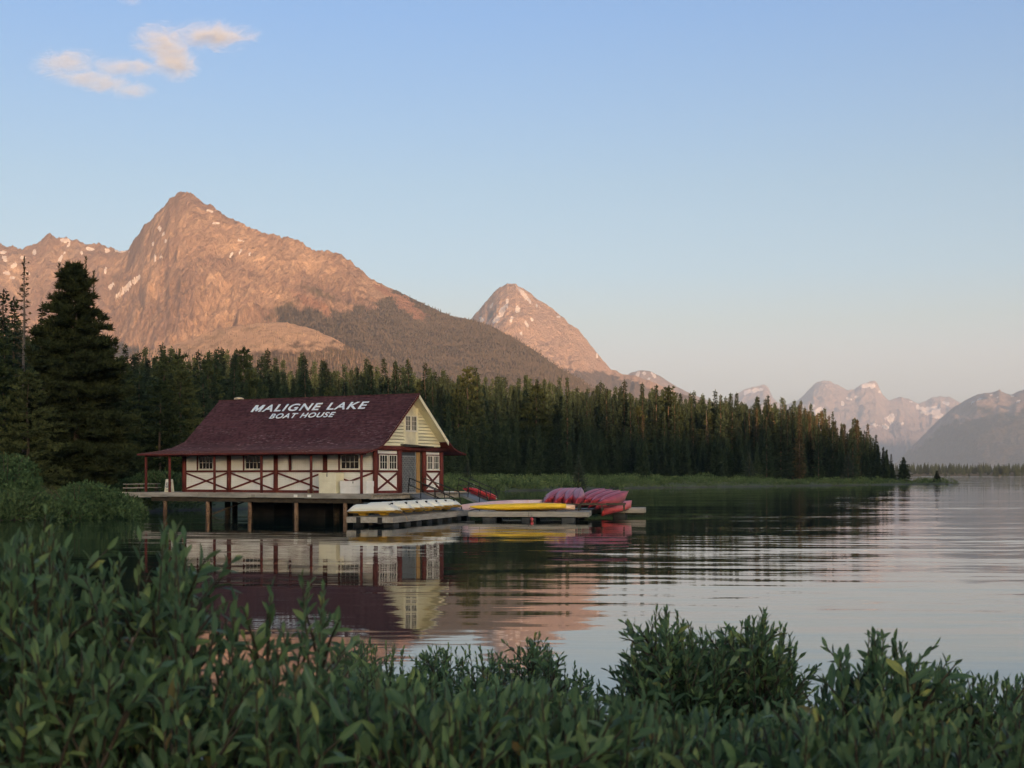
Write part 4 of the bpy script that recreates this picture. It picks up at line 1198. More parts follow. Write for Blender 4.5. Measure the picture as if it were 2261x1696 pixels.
def kayak(loc, rot, L, mat, lab, cat='kayak', group='kayaks on the dock', b=.74, h=.46):
    e = empty('kayak', loc, 0, lab, cat, group); e.rotation_euler = rot
    inst('hull', kayak_mesh(L, b, h, mat), e)
    for x in (-.9, .9):
        mb = MB(); mb.tube([(x+.42*math.cos(k*.5236), .21*math.sin(k*.5236), h*.90) for k in range(13)], .022, 6); mb.build('cockpit_rim', CANTRIM, e, True)
    for x in (-L*.40, L*.40): MB().tube([(x, 0, h*.72), (x, 0, h*.95)], .02, 6).build('toggle', CANTRIM, e)
    return e
ex = Vector((math.cos(A2), math.sin(A2), 0)); ey = Vector((-math.sin(A2), math.cos(A2), 0))
o2 = Vector((-2.55, 84.1, .53))
p = o2 + ex*2.85 + ey*.55 + Vector((0,0,.50)); kayak(tuple(p), (R(180), R(-1.5), A2), 5.75, YEL, 'long yellow kayak lying keel up along the front of the dock')
p = o2 + ex*3.35 + ey*1.2 + Vector((0,0,.44)); kayak(tuple(p), (R(180), R(-1), A2), 5.75, PEACH, 'pale orange kayak just behind the yellow kayak')
# painted kayak and boards by the far gangway
GRN = plastic('pale_green_plastic', (0.35, 0.62, 0.40), (0.40, 0.68, 0.45), .4); KRED = plastic('kayak_crimson', (0.55, 0.04, 0.06), (0.62, 0.07, 0.08), .35); PWHITE = plastic('boat_white', (0.66, 0.70, 0.66), (0.72, 0.75, 0.70), .4)
ORG = plastic('board_orange', (0.70, 0.38, 0.18), (0.75, 0.45, 0.24), .45)
pc = at(1057, HYP, 96.5); pc.z = 1.33
kk = kayak(tuple(pc), (R(-38), R(16), R(-18)), 2.5, KRED, 'crimson kayak with pale green nose and white panel behind the far gangway', 'kayak', None, .72, .34)
ms = MB(); ms.tube([(.62, 0, .20), (.95, 0, .20), (1.25, 0, .17), (1.28, 0, .17)], [.20, .155, .06, .02], 10); ms.build('nose', GRN, kk, True)
ms = MB(); ms.add([(-.9,-.10,.338), (-.3,-.27,.318), (.35,-.27,.316), (.6,-.05,.345), (-.2,.02,.348)], [(0,1,2,3,4)]); ms.build('panel', PWHITE, kk)
def board(px0, px1, y0, D, mat, lab):
    a, b = at(px0, y0, D), at(px1, y0, D)
    e = empty('paddle_board', tuple((a+b)/2), 0, lab, 'paddle board'); L = (b-a).length
    vs_ = [(L/2*math.cos(k*math.pi/9)*1.0, .36*math.sin(k*math.pi/9)*(1 if True else 0), 0) for k in range(18)]
    n = len(vs_); mb = MB(); mb.add(vs_ + [(x, y, .13) for x, y, z in vs_], [tuple(range(n))[::-1], tuple(range(n, 2*n))] + [(k, (k+1) % n, n+(k+1) % n, n+k) for k in range(n)])
    mb.build('deck', mat, e, False, .02); MB().box(-L*.12, L*.1, -.22, .22, .131, .138).build('grip_pad', CANTRIM, e); return e
board(975, 1003, 1089, 97.5, PWHITE, 'white paddle board lying at the back right corner of the platform')
board(1000, 1030, 1089, 98.2, ORG, 'pale orange paddle board beside the white one')

# ---- white and yellow plastic boats, keel up, leaning one on the next along the finger dock
BWHITE = plastic('boat_hull_white', (0.76, 0.76, 0.68), (0.70, 0.70, 0.62), .38, wear=(.55,.54,.46)); BYEL = plastic('boat_deck_yellow', (0.62, 0.36, 0.03), (0.70, 0.44, 0.05), .4)
def pedal_boat_meshes():
    L, Bm, Hh = 2.75, 1.35, .36
    # keel-up white bottom with two long flutes, chamfered ends
    V, Fc = [], []; n = 16
    ys = [-.5,-.47,-.36,-.30,-.22,-.14,-.10,.10,.14,.22,.30,.36,.47,.5]
    zs = [.0,.20,.34,.36,.36,.34,.27,.27,.34,.36,.36,.34,.20,.0]
    for i in range(n+1):
        t = -1 + 2*i/n; end = max(0, (abs(t)-.62)/.38)
        w_ = 1 - .30*end**2; hh = 1 - .92*end**1.5
        for y, z in zip(ys, zs): V.append((t*L/2, y*Bm*w_, z*hh*Hh/.36))
    k = len(ys)
    for i in range(n):
        for j in range(k-1): Fc.append((i*k+j, (i+1)*k+j, (i+1)*k+j+1, i*k+j+1))
    h = shell(V, Fc, BWHITE, 'hull', .02)
    mb = MB(); V2 = []
    for i in range(n+1):
        t = -1 + 2*i/n; end = max(0, (abs(t)-.62)/.38); w_ = (1 - .30*end**2) * Bm * .5 * .99
        V2 += [(t*L/2*1.01, -w_, 0.0), (t*L/2*1.01, w_, 0.0), (t*L/2*.93, w_*.86, -.10), (t*L/2*.93, -w_*.86, -.10)]
    F2 = []
    for i in range(n):
        for j in range(4): F2.append((i*4+j, i*4+(j+1) % 4, (i+1)*4+(j+1) % 4, (i+1)*4+j))
    F2 += [(3,2,1,0), (n*4, n*4+1, n*4+2, n*4+3)]
    mb.add(V2, F2); deck = mb.mesh('deck', BYEL, False)
    st = MB(); 
    st.add([(-.28,-.22,-.09),(.28,-.22,-.09),(.28,.22,-.09),(-.28,.22,-.09),(-.15,-.14,-.24),(.15,-.14,-.24),(.15,.14,-.24),(-.15,.14,-.24)], [(0,3,2,1),(4,5,6,7),(0,1,5,4),(1,2,6,5),(2,3,7,6),(3,0,4,7)])
    seat = st.mesh('seat', BYEL)
    cl = MB().box(-.07,.07,-.05,.05,0,.10).mesh('drain_block', RUBBER, bevel=.02)
    rim = MB().tube([(v[0]*1.0, v[1], v[2]) for v in [V[i*k] for i in range(n+1)]] , .025, 6).mesh('rim', BWHITE, True)
    rim2 = MB().tube([V[i*k+k-1] for i in range(n+1)], .025, 6).mesh('rim', BWHITE, True)
    return h, deck, seat, cl, rim, rim2
hM, dM, sM, kM, r1M, r2M = pedal_boat_meshes()
names = ['nearest', 'second', 'third', 'fourth', 'fifth', 'sixth', 'farthest']
for i in range(7):
    a = 1.25 + i*1.82
    c = on_dock1(a, 1.28 + (.18 if i == 0 else .05), .5 + .27 + (.02 if i == 0 else .08))
    e = empty('pedal_boat', tuple(c), 0, '%s of the overturned white and yellow plastic boats on the dock' % names[i], 'boat', 'overturned white and yellow boats on the finger dock')
    e.rotation_euler = (R(-5 if i else -3), R(-1.5), FA + R(90 + 180) + R((i % 3 - 1)*3))
    inst('hull', hM, e); inst('deck', dM, e); inst('rim', r1M, e); inst('rim', r2M, e)
    for x in (-.62, .55): inst('seat', sM, e, (x, 0, 0))
    for x, y in ((1.02, -.02), (.35, .34)): inst('drain_block', kM, e, (x if i else .85, y, .26 if y < .1 else .33))
mr = empty('mooring_rope', tuple(on_dock1(1.4, -.05, .55)), 0, 'short pale mooring rope hanging over the dock edge from the nearest boat', 'rope')
MB().tube([(-.25, .1, .42), (0, .03, .12), (.18, -.05, -.02), (.30, -.1, -.28)], .018, 6).build('strand', paint('pale_rope', (.35,.24,.15), (.45,.33,.2), 12), mr, True)

# ================================================================ TREES AND SCRUB
def foliage_material(name, c_dark, c_light, c_tip, scale=0.9, rand=0.5, trans=0.0, rough=0.85):
    m, nt, b = new_mat(name)
    v = coord(nt)
    n = noise(nt, v, scale, 4); n2 = noise(nt, v, scale*6, 3)
    c = mixc(nt, step(nt, n.outputs['Fac'], .35, .65), c_dark, c_light)
    c = mixc(nt, mathn(nt, 'MULTIPLY', step(nt, n2.outputs['Fac'], .52, .72), .6), c, c_tip)
    oi = node(nt, 'ShaderNodeObjectInfo')
    hs = node(nt, 'ShaderNodeHueSaturation')
    k = mathn(nt, 'MULTIPLY_ADD', oi.outputs['Random'], rand); k.node.inputs[2].default_value = 1 - rand/2
    h = mathn(nt, 'MULTIPLY_ADD', oi.outputs['Random'], -0.05); h.node.inputs[2].default_value = 0.525
    nt.links.new(k, hs.inputs['Value']); nt.links.new(h, hs.inputs['Hue']); nt.links.new(c, hs.inputs['Color'])
    nt.links.new(hs.outputs[0], b.inputs['Base Color'])
    b.inputs['Roughness'].default_value = rough; b.inputs['Specular IOR Level'].default_value = 0.15
    return m
SPRUCE = foliage_material('spruce_needles', (0.018, 0.034, 0.021), (0.031, 0.052, 0.030), (0.052, 0.076, 0.043), rand=.9)
PINE = foliage_material('pine_needles', (0.028, 0.042, 0.018), (0.050, 0.068, 0.028), (0.080, 0.100, 0.042), rand=.7)
BROWNING = foliage_material('browning_needles', (0.042, 0.042, 0.024), (0.070, 0.062, 0.034), (0.095, 0.078, 0.045))
BARK = paint('conifer_bark', (0.060, 0.045, 0.034), (0.11, 0.085, 0.065), 3, (2, 2, .5), .95, .02)
GREYBARK = paint('dead_grey_bark', (0.10, 0.085, 0.075), (0.19, 0.165, 0.145), 3, (2, 2, .5), .95, .01)

def quads_mesh(name, C, A, B_, mat):
    """flat leaf quads: centres C, half axes A and B_ (n,3); pointed towards +A"""
    n = len(C)
    V = np.stack([C - A - B_*.6, C - A*.2 + B_*-1.0, C + A, C - A*.2 + B_], 1).reshape(-1, 3)
    Fc = np.arange(4*n).reshape(n, 4)
    return np_mesh(name, V, Fc, mat)
def rot_between(rng, d, spread):
    """random unit vectors round direction d"""
    r = rng.normal(size=d.shape); r -= (r*d).sum(1, keepdims=True)*d
    r /= np.linalg.norm(r, axis=1, keepdims=True) + 1e-9
    a = rng.uniform(-spread, spread, (len(d), 1))
    o = d*np.cos(a) + r*np.sin(a)
    return o / np.linalg.norm(o, axis=1, keepdims=True)
def perp(rng, d):
    r = rng.normal(size=d.shape); r -= (r*d).sum(1, keepdims=True)*d
    return r / (np.linalg.norm(r, axis=1, keepdims=True) + 1e-9)

def spruce_mesh(seed, Hh=18.0, Rm=2.3, mat=SPRUCE, gap=.30, sparse=1.1, tuft=.50, dens=1.25, low=.06):
    rng = np.random.default_rng(seed)
    C, D_ = [], []; L = []
    z = Hh*low
    while z < Hh*.985:
        f = z / Hh
        r = Rm * 1.12 * ((1-f)**1.0) * (.45 + .55*min(1, (f-low)/.10 + .35)) * rng.uniform(.72, 1.12)
        nb = max(3, int((5 + 3*(1-f)) * sparse))
        a0 = rng.uniform(0, 6.28)
        for b in range(nb):
            if rng.random() < .10: continue
            az = a0 + b*6.283/nb + rng.normal(0, .25); rr = max(.22, r*rng.uniform(.65, 1.12))
            droop = rng.uniform(.18, .42) * (1-f*.9) - .30*f
            nt_ = max(2, int(rr / .26 * dens))
            t = (np.arange(nt_) + rng.uniform(0, 1, nt_)) / nt_
            t = .15 + .85*t
            x = rr*t; zz = z - rr*droop*t + rr*.16*t**3
            P = np.stack([x*np.cos(az), x*np.sin(az), zz], 1) + rng.normal(0, .05, (nt_, 3))
            dirv = np.array([np.cos(az), np.sin(az), -droop*.8 + .25])
            for k in range(3):
                sa = rng.uniform(-1.0, 1.0, nt_)
                d = np.stack([np.cos(az+sa), np.sin(az+sa), np.full(nt_, -droop*.7) + rng.normal(-.05, .25, nt_)], 1)
                d /= np.linalg.norm(d, axis=1, keepdims=True)
                C.append(P + d*tuft*.3 + rng.normal(0, .04, (nt_, 3))); D_.append(d); L.append(rng.uniform(.55, 1.1, nt_)*tuft*(.55+.45*min(1, rr)))
        z += gap * rng.uniform(.8, 1.25) * (.7 + .5*(1-f))
    # leader
    nl = 10; zz = np.linspace(Hh*.93, Hh, nl)
    C.append(np.stack([rng.normal(0, .03, nl), rng.normal(0, .03, nl), zz], 1)); d = np.stack([rng.normal(0, .35, nl), rng.normal(0, .35, nl), np.ones(nl)], 1); D_.append(d/np.linalg.norm(d, axis=1, keepdims=True)); L.append(np.full(nl, .30))
    C = np.concatenate(C); D_ = np.concatenate(D_); L = np.concatenate(L)[:, None]
    return quads_mesh('crown', C, D_*L*.62, perp(rng, D_)*L*rng.uniform(.20, .34, (len(L), 1)), mat)

def pine_mesh(seed, Hh=13.0, Rm=2.6, mat=PINE, low=.05, clump=.46, per=14, dens=1.25, whorl=.45, leafw=.30, gaps=.12, leaders=((0, 1.0),)):
    rng = np.random.default_rng(seed)
    C, D_, L = [], [], []
    z = Hh*low
    while z < Hh*.97:
        f = z / Hh
        env = Rm * (np.sin(min(1, (1-f)*1.18 + .05)*1.45)**.9) * (.55 + .45*min(1, (f-low)/.15 + .25))
        nb = int(5 + 3*(1-f)); a0 = rng.uniform(0, 6.28)
        for b in range(nb):
            if rng.random() < gaps: continue
            az = a0 + b*6.283/nb + rng.normal(0, .3); rr = max(.35, env*rng.uniform(.55, 1.15))
            rise = rng.uniform(-.12, .25) + .35*f
            nc = max(2, int(rr/.42*dens))
            for c in range(nc):
                t = .25 + .75*(c+rng.uniform(.2, 1))/nc
                sp = rng.normal(0, .16*rr*t)
                p = np.array([rr*t*np.cos(az) - sp*np.sin(az), rr*t*np.sin(az) + sp*np.cos(az), z + rr*t*rise - .10*rr*t*t + rng.normal(0, .08)])
                d0 = np.tile(np.array([np.cos(az)*.55, np.sin(az)*.55, .75]), (per, 1)); d0 /= np.linalg.norm(d0, axis=1, keepdims=True)
                d = rot_between(rng, d0, 1.35)
                C.append(p + d*clump*.45*rng.uniform(.5, 1.1, (per, 1))); D_.append(d); L.append(rng.uniform(.6, 1.1, per)*clump*.6)
        z += whorl * rng.uniform(.75, 1.25)
    for lx, lh in leaders:                                              # upright leading shoots
        for zz in np.arange(Hh*.86, Hh*lh, .13):
            d = rot_between(rng, np.tile(np.array([0, 0, 1.0]), (7, 1)), .8)
            C.append(np.array([lx, lx*.3, zz]) + d*.16); D_.append(d); L.append(rng.uniform(.5, 1, 7)*.22)
    C = np.concatenate(C); D_ = np.concatenate(D_); L = np.concatenate(L)[:, None]
    return quads_mesh('crown', C, D_*L, perp(rng, D_)*L*leafw*rng.uniform(.7, 1.2, (len(L), 1)), mat)

def trunk_mesh(seed, Hh, r, mat=BARK, stubs=0):
    rng = random.Random(seed); mb = MB()
    n = 7; pts = [(rng.uniform(-.05, .05)*k*.4, rng.uniform(-.05, .05)*k*.4, Hh*k/n) for k in range(n+1)]
    pts[0] = (0, 0, -.4)
    mb.tube(pts, [r*(1-.93*k/n) + .015 for k in range(n+1)], 8)
    for s in range(stubs):
        f = rng.uniform(.10, .92); az = rng.uniform(0, 6.28); l = rng.uniform(.35, 1.0) * (1-f*.8) * Hh*.10; z = Hh*f
        dz = rng.uniform(-.25, .1)
        p0 = (0, 0, z); p1 = (math.cos(az)*l*.6, math.sin(az)*l*.6, z + l*dz*.4); p2 = (math.cos(az+.2)*l, math.sin(az+.2)*l, z + l*dz)
        mb.tube([p0, p1, p2], [.05*(1-f)+.018, .022, .008], 4, False)
        for q in range(3):
            a2 = az + rng.uniform(-1, 1); t = rng.uniform(.4, .95); e = rng.uniform(.2, .5)*l*.6
            b0 = (math.cos(az)*l*t, math.sin(az)*l*t, z + l*dz*t*.8)
            mb.tube([b0, (b0[0]+math.cos(a2)*e, b0[1]+math.sin(a2)*e, b0[2] - e*.3)], [.010, .004], 3, False)
    return mb.mesh('trunk', mat, True)

SP = [spruce_mesh(100+k, 18, (2.4, 2.7, 3.1, 2.5, 3.4, 2.8)[k], SPRUCE, sparse=(1, 1, .9, .85, 1.1, 1)[k]) for k in range(6)]
SPB = [spruce_mesh(130+k, 18, 2.0, BROWNING, sparse=.8) for k in range(2)]
PN = [pine_mesh(160+k, 13, (2.9, 3.3, 2.7, 3.6)[k]) for k in range(4)]
TR = [trunk_mesh(10+k, 18, .22, stubs=14) for k in range(3)]; TRP = [trunk_mesh(20+k, 13, .20, stubs=6) for k in range(2)]
DEADT = [trunk_mesh(30+k, 18, .19, GREYBARK, stubs=90) for k in range(2)]

SKYT = [(-80,690),(0,660),(60,690),(200,745),(260,752),(330,756),(400,748),(450,762),(520,764),(600,768),(700,776),(800,780),(900,788),(1000,797),(1100,811),(1200,820),(1300,828),(1400,832),(1500,840),(1600,852),(1700,867),(1750,876),(1800,893),(1850,908),(1890,930),(1915,955),(1930,992)]
rng = np.random.default_rng(77)
cand = []
for D in np.arange(112, 520, 4.0):
    px0, px1 = -70, 1945
    X0, X1 = (px0*DSP-CXP)/FPX*D, (px1*DSP-CXP)/FPX*D
    for X in np.arange(X0, X1, 4.0):
        cand.append((X + rng.uniform(-2.0, 2.0), D + rng.uniform(-2.0, 2.0)))
cand = np.array(cand)
dsh = signed_dist(cand[:, 0], cand[:, 1], SHORE)
zgr = land_z(cand[:, 0], cand[:, 1])
pxd = ((cand[:, 0]/cand[:, 1])*FPX + CXP) / DSP
minin = np.interp(pxd, [-80, 300, 900, 1100, 1500, 1900, 1945], [26, 16, 14, 19, 19, 9, 5])
minin = np.where(cand[:, 1] < 150, np.maximum(minin, 20), minin)
ok = (dsh > minin) & (dsh < 125) & (pxd < 1932) & ~((cand[:, 1] < 122) & (pxd > -80) & (pxd < 420))
cand, dsh, zgr, pxd, minin = cand[ok], dsh[ok], zgr[ok], pxd[ok], minin[ok]
trees = []
for (X, D), d, zg, p, mi in zip(cand, dsh, zgr, pxd, minin):
    ztop = CAMZ + (HYP/DSP - np.interp(p, [q[0] for q in SKYT], [q[1] for q in SKYT])) * DSP / FPX * D
    front = d - mi < 16
    u = rng.random()
    full = ztop - zg
    if front and p < 1650:
        h = min(rng.uniform(7.5, 13.0), full*.80); kind = 'pine' if u < .75 else 'spruce'
    else:
        h = full * (rng.uniform(.62, .92) if u > .16 else rng.uniform(.93, 1.06)); kind = 'spruce' if rng.random() < .86 else 'pine'
        h = min(h, 25.0)
    if h < 3.0: continue
    if p > 1640 and rng.random() < .30: kind = 'brown'
    elif rng.random() < .03: kind = 'brown'
    elif rng.random() < .025: kind = 'dead'
    trees.append((X, D, float(zg), h, kind, p, d))
# the 290 that show largest stand as single trees, the hidden rest of the wood is one mass
trees.sort(key=lambda t: -(t[3] / t[1]) * (t[1] / 150.0) ** 1.1 * (1.7 if t[6] < 40 else 1.0))
N_SINGLE = 290
def zone(p):
    return ('left of the boathouse' if p < 460 else 'above the painted lettering' if p < 820 else 'above the boathouse gable' if p < 985 else 'above the yellow kayak' if p < 1180 else 'above the red canoes' if p < 1390 else 'just right of the canoes' if p < 1560 else 'on the middle of the point' if p < 1720 else 'where the point tapers' if p < 1840 else 'at the tip of the point')
KLAB = {'spruce': '%s dark spruce in the %s of the forest %s', 'pine': '%s olive pine in the %s of the forest %s', 'brown': '%s browning conifer in the %s of the forest %s', 'dead': '%s grey snag in the %s of the forest %s'}
KNAM = {'spruce': 'spruce_tree', 'pine': 'pine_tree', 'brown': 'browning_conifer', 'dead': 'dead_conifer'}
random.seed(41)
def plant(X, D, zg, h, kind, lab, group, fat=1.0, crown=None, trunk=None):
    e = empty(KNAM[kind], (X, D, zg - .1), random.uniform(0, 6.28), lab, 'tree', group)
    if kind == 'pine': me, tm, base = random.choice(PN), random.choice(TRP), 13.0
    elif kind == 'brown': me, tm, base = random.choice(SPB), random.choice(TR), 18.0
    elif kind == 'dead': me, tm, base = None, random.choice(DEADT), 18.0
    else: me, tm, base = random.choice(SP), random.choice(TR), 18.0
    if crown is not None: me, base = crown
    s = h / base; f = s * fat if kind != 'pine' else max(s, .8*s + .22) * fat * 1.05
    if kind in ('spruce', 'brown', 'dead'): f = max(s, .62*s + .25) * fat
    inst('trunk', trunk or tm, e, scale=(s, s, s))
    if me: inst('crown', me, e, scale=(f, f, s))
    return e
for (X, D, zg, h, kind, p, d) in trees[:N_SINGLE]:
    lab = KLAB[kind] % ('tall' if h > 17 else 'middling' if h > 10.5 else 'low', 'front row' if d < 36 else 'back rows', zone(p))
    plant(X, D, zg, h, kind, lab, 'forest: ' + lab, random.uniform(.8, 1.1))
rest = trees[N_SINGLE:]
print('TREES', len(trees))

def scatter(name, pts, scl, rot, protos, label, pick=None):
    """one 'stuff' object: instances of the given crown meshes on points"""
    me = bpy.data.meshes.new(name); me.from_pydata([tuple(p) for p in pts], [], [])
    a = me.attributes.new('scl', 'FLOAT_VECTOR', 'POINT'); a.data.foreach_set('vector', np.asarray(scl, dtype=np.float32).ravel())
    a = me.attributes.new('rotz', 'FLOAT', 'POINT'); a.data.foreach_set('value', np.asarray(rot, dtype=np.float32))
    if pick is not None:
        a = me.attributes.new('pick', 'INT', 'POINT'); a.data.foreach_set('value', np.asarray(pick, dtype=np.int32))
    o = link(bpy.data.objects.new(name, me)); tag(o, label, None, None, 'stuff')
    ng = bpy.data.node_groups.new(name, 'GeometryNodeTree')
    ng.interface.new_socket('Geometry', in_out='INPUT', socket_type='NodeSocketGeometry'); ng.interface.new_socket('Geometry', in_out='OUTPUT', socket_type='NodeSocketGeometry')
    gi = ng.nodes.new('NodeGroupInput'); go = ng.nodes.new('NodeGroupOutput'); ip = ng.nodes.new('GeometryNodeInstanceOnPoints'); m2p = ng.nodes.new('GeometryNodeMeshToPoints')
    ng.links.new(gi.outputs[0], m2p.inputs[0]); ng.links.new(m2p.outputs[0], ip.inputs['Points'])
    def named(nm, tp):
        n = ng.nodes.new('GeometryNodeInputNamedAttribute'); n.data_type = tp; n.inputs[0].default_value = nm
        return [s for s in n.outputs if s.enabled][0]
    ng.links.new(named('scl', 'FLOAT_VECTOR'), ip.inputs['Scale'])
    cx = ng.nodes.new('ShaderNodeCombineXYZ'); ng.links.new(named('rotz', 'FLOAT'), cx.inputs[2]); ng.links.new(cx.outputs[0], ip.inputs['Rotation'])
    if isinstance(protos, list):
        j = ng.nodes.new('GeometryNodeJoinGeometry')
        for po in reversed(protos):
            oi = ng.nodes.new('GeometryNodeObjectInfo'); oi.inputs['Object'].default_value = po; oi.transform_space = 'ORIGINAL'; oi.inputs['As Instance'].default_value = True
            ng.links.new(oi.outputs['Geometry'], j.inputs[0])
        ng.links.new(j.outputs[0], ip.inputs['Instance'])
        ip.inputs['Pick Instance'].default_value = True
        if pick is not None: ng.links.new(named('pick', 'INT'), ip.inputs['Instance Index'])
    else:
        cn = ng.nodes.new('GeometryNodeMeshCone'); cn.inputs['Vertices'].default_value = 6; cn.inputs['Radius Bottom'].default_value = .16; cn.inputs['Depth'].default_value = 1.0; cn.inputs['Radius Top'].default_value = 0.0
        sm = ng.nodes.new('GeometryNodeSetMaterial'); sm.inputs['Material'].default_value = protos
        ng.links.new(cn.outputs[0], sm.inputs[0]); ng.links.new(sm.outputs[0], ip.inputs['Instance'])
    ng.links.new(ip.outputs[0], go.inputs[0])
    md = o.modifiers.new('scatter', 'NODES'); md.node_group = ng
    return o
def crown_objs(meshes):
    return [next(o for o in COL.objects if o.data is me) for me in meshes]
_src = crown_objs([m for m in SP if any(o.data is m for o in COL.objects)])
pk = rng.integers(0, len(_src), len(rest))
scatter('forest', [(t[0], t[1], t[2]-.1) for t in rest], [(max(t[3]/18, .62*t[3]/18+.25), max(t[3]/18, .62*t[3]/18+.25), t[3]/18) for t in rest], rng.uniform(0, 6.28, len(rest)), _src, 'dense dark conifers filling the wood behind the front trees', pk)

# trees that stand out
def ground(X, D): return float(land_z(np.array([X]), np.array([D]))[0])
def at_px(pd, D): return ((pd*DSP - CXP)/FPX*D, D)
big_pine = pine_mesh(501, 17.6, 4.1, foliage_material('big_pine_needles', (0.018, 0.026, 0.011), (0.036, 0.044, 0.017), (0.055, 0.062, 0.024), .8, 0), low=.07, clump=.58, per=26, dens=2.5, whorl=.27, leafw=.15, gaps=.10, leaders=((-1.15, .985), (-.1, .96), (.65, 1.01), (1.15, .95)))
X, D = at_px(165, 104)
e = empty('pine_tree', (X, D, ground(X, D) - .1), 0, 'big dark bushy pine towering over the left bank', 'tree')
inst('crown', big_pine, e); inst('trunk', trunk_mesh(77, 17.0, .30, BARK, 40), e)
for (pd, D, top, kind, lab, fat) in ((52, 112, 553, 'dead', 'half bare dying spruce left of the big pine', 1.15), (8, 108, 622, 'spruce', 'dark spruce at the left edge of the picture', 1.0), (30, 116, 640, 'spruce', 'dark spruce between the picture edge and the dying spruce', 1.0),
        (92, 114, 650, 'spruce', 'dark spruce half hidden behind the left side of the big pine', 1.1), (226, 116, 740, 'pine', 'olive pine tucked against the right side of the big pine', 1.1), (262, 124, 770, 'pine', 'second olive pine right of the big pine', 1.1), (300, 130, 800, 'spruce', 'spruce between the olive pines and the boathouse porch', 1.2),
        (-20, 100, 700, 'pine', 'olive pine cut by the left picture edge', 1.0), (60, 99, 800, 'pine', 'low olive pine in front of the dying spruce', 1.1), (345, 128, 820, 'pine', 'bushy pine standing over the boathouse porch roof', 1.1), (390, 131, 790, 'pine', 'bushy pine against the left verge of the boathouse roof', 1.1), (440, 134, 800, 'spruce', 'dark spruce against the left verge of the boathouse roof', 1.1)):
    X, D = at_px(pd, D); zg = ground(X, D); h = CAMZ + (HYP - top*DSP)/FPX*D - zg
    e = plant(X, D, zg, h, kind, lab, None, fat)
    if kind == 'dead':
        inst('crown', spruce_mesh(601, 18, 1.7, BROWNING, gap=.55, sparse=.75, dens=.8, tuft=.36, low=.12), e, scale=(h/18, h/18, h/18))
lone = spruce_mesh(611, 7.4, 2.7, SPRUCE, gap=.20, tuft=.50, dens=1.6, low=.03)
X, D = at_px(1952, 424); zg = max(.3, ground(X, D))
e = empty('spruce_tree', (X, D, zg-.1), 0, 'lone pointed spruce on the low spit right of the wood', 'tree'); inst('crown', lone, e); inst('trunk', trunk_mesh(88, 7.2, .14), e)
lone2 = spruce_mesh(612, 3.3, 1.45, SPRUCE, gap=.16, tuft=.40, dens=1.8, low=.03)
X, D = at_px(2024, 424); zg = max(.2, ground(X, D))
e = empty('spruce_tree', (X, D, zg+.1), 0, 'tiny spruce near the tip of the low spit', 'tree'); inst('crown', lone2, e); inst('trunk', trunk_mesh(89, 3.0, .08), e)
bl = spruce_mesh(620, 8.0, 2.7, foliage_material('blue_spruce_needles', (0.028, 0.042, 0.034), (0.045, 0.064, 0.050), (0.07, 0.09, 0.07), .9, .2), gap=.24, tuft=.36, dens=1.5, low=.03)
for pd, D, h, lab in ((1618, 352, 7.4, 'small blue green spruce at the wood edge, left of two alike'), (1832, 392, 8.6, 'small blue green spruce at the wood edge near the right end'), (1250, 268, 6.4, 'young blue green spruce at the wood edge behind the canoes'), (1010, 238, 4.2, 'young spruce on the meadow right of the boathouse')):
    X, D = at_px(pd, D); zg = ground(X, D)
    e = empty('spruce_tree', (X, D, zg-.1), 1.0, lab, 'tree'); inst('crown', bl, e, scale=(h/8,)*3); inst('trunk', trunk_mesh(90, 7.8, .14), e, scale=(h/8,)*3)

# ---- low willow scrub along the far bank: one mass
SCRUB = foliage_material('shore_scrub_leaves', (0.058, 0.088, 0.036), (0.10, 0.135, 0.058), (0.18, 0.205, 0.10), .25, 0)
def scrub_mesh(seed, px_rng, npts, dmax, mat, size=(.5, 1.1), leaf=.26, per=46):
    rng = np.random.default_rng(seed)
    P = []
    while len(P) < npts:
        k = npts*6
        p = rng.uniform(*px_rng, k); D = 1.0 / rng.uniform(1/470., 1/96., k)
        X = (p*DSP - CXP)/FPX*D
        d = signed_dist(X, D, SHORE)
        okm = (d > .35) & (d < dmax) & (rng.random(k) < np.exp(-d/14.0) + .25)
        P += list(zip(X[okm], D[okm], d[okm]))
    P = np.array(P[:npts]); z = land_z(P[:, 0], P[:, 1])
    C, A = [], []; L = []
    for (X, D, d), zz in zip(P, z):
        s = rng.uniform(*size) * (1.25 if rng.random() < .12 else 1)
        n = int(per*s*(1.0 if D < 200 else .7))
        v = rng.normal(size=(n, 3)); v /= np.linalg.norm(v, axis=1, keepdims=True); v[:, 2] = np.abs(v[:, 2])
        r = s*rng.uniform(.45, 1.0, (n, 1))**.5
        c = np.array([X, D, max(zz, .02)]) + v*r*np.array([1.1, 1.1, .85])
        dd = v + np.array([0, 0, .6]) + rng.normal(0, .45, (n, 3)); dd /= np.linalg.norm(dd, axis=1, keepdims=True)
        C.append(c); A.append(dd); L.append(rng.uniform(.5, 1.1, (n, 1))*leaf*(1.0 if D < 200 else 1.3))
    C = np.concatenate(C); A = np.concatenate(A); L = np.concatenate(L)
    return quads_mesh('shore_scrub', C, A*L*.6, perp(rng, A)*L*.28, mat)
sco = tag(inst('shore_scrub', scrub_mesh(7, (880, 2075), 2300, 30, SCRUB, (.4, 1.0), .26, 40)), 'low green willow scrub along the shore of the wooded point', None, None, 'stuff')
sco3 = tag(inst('shore_scrub', scrub_mesh(17, (880, 2070), 520, 20, SCRUB, (1.0, 2.1), .30, 75)), 'taller rounded clumps of willow scrub scattered along the wooded point', None, None, 'stuff')
sco2 = tag(inst('shore_scrub', scrub_mesh(8, (-60, 470), 520, 26, SCRUB, (.5, 1.2), .20, 90)), 'green undergrowth on the left bank below the pines', None, None, 'stuff')

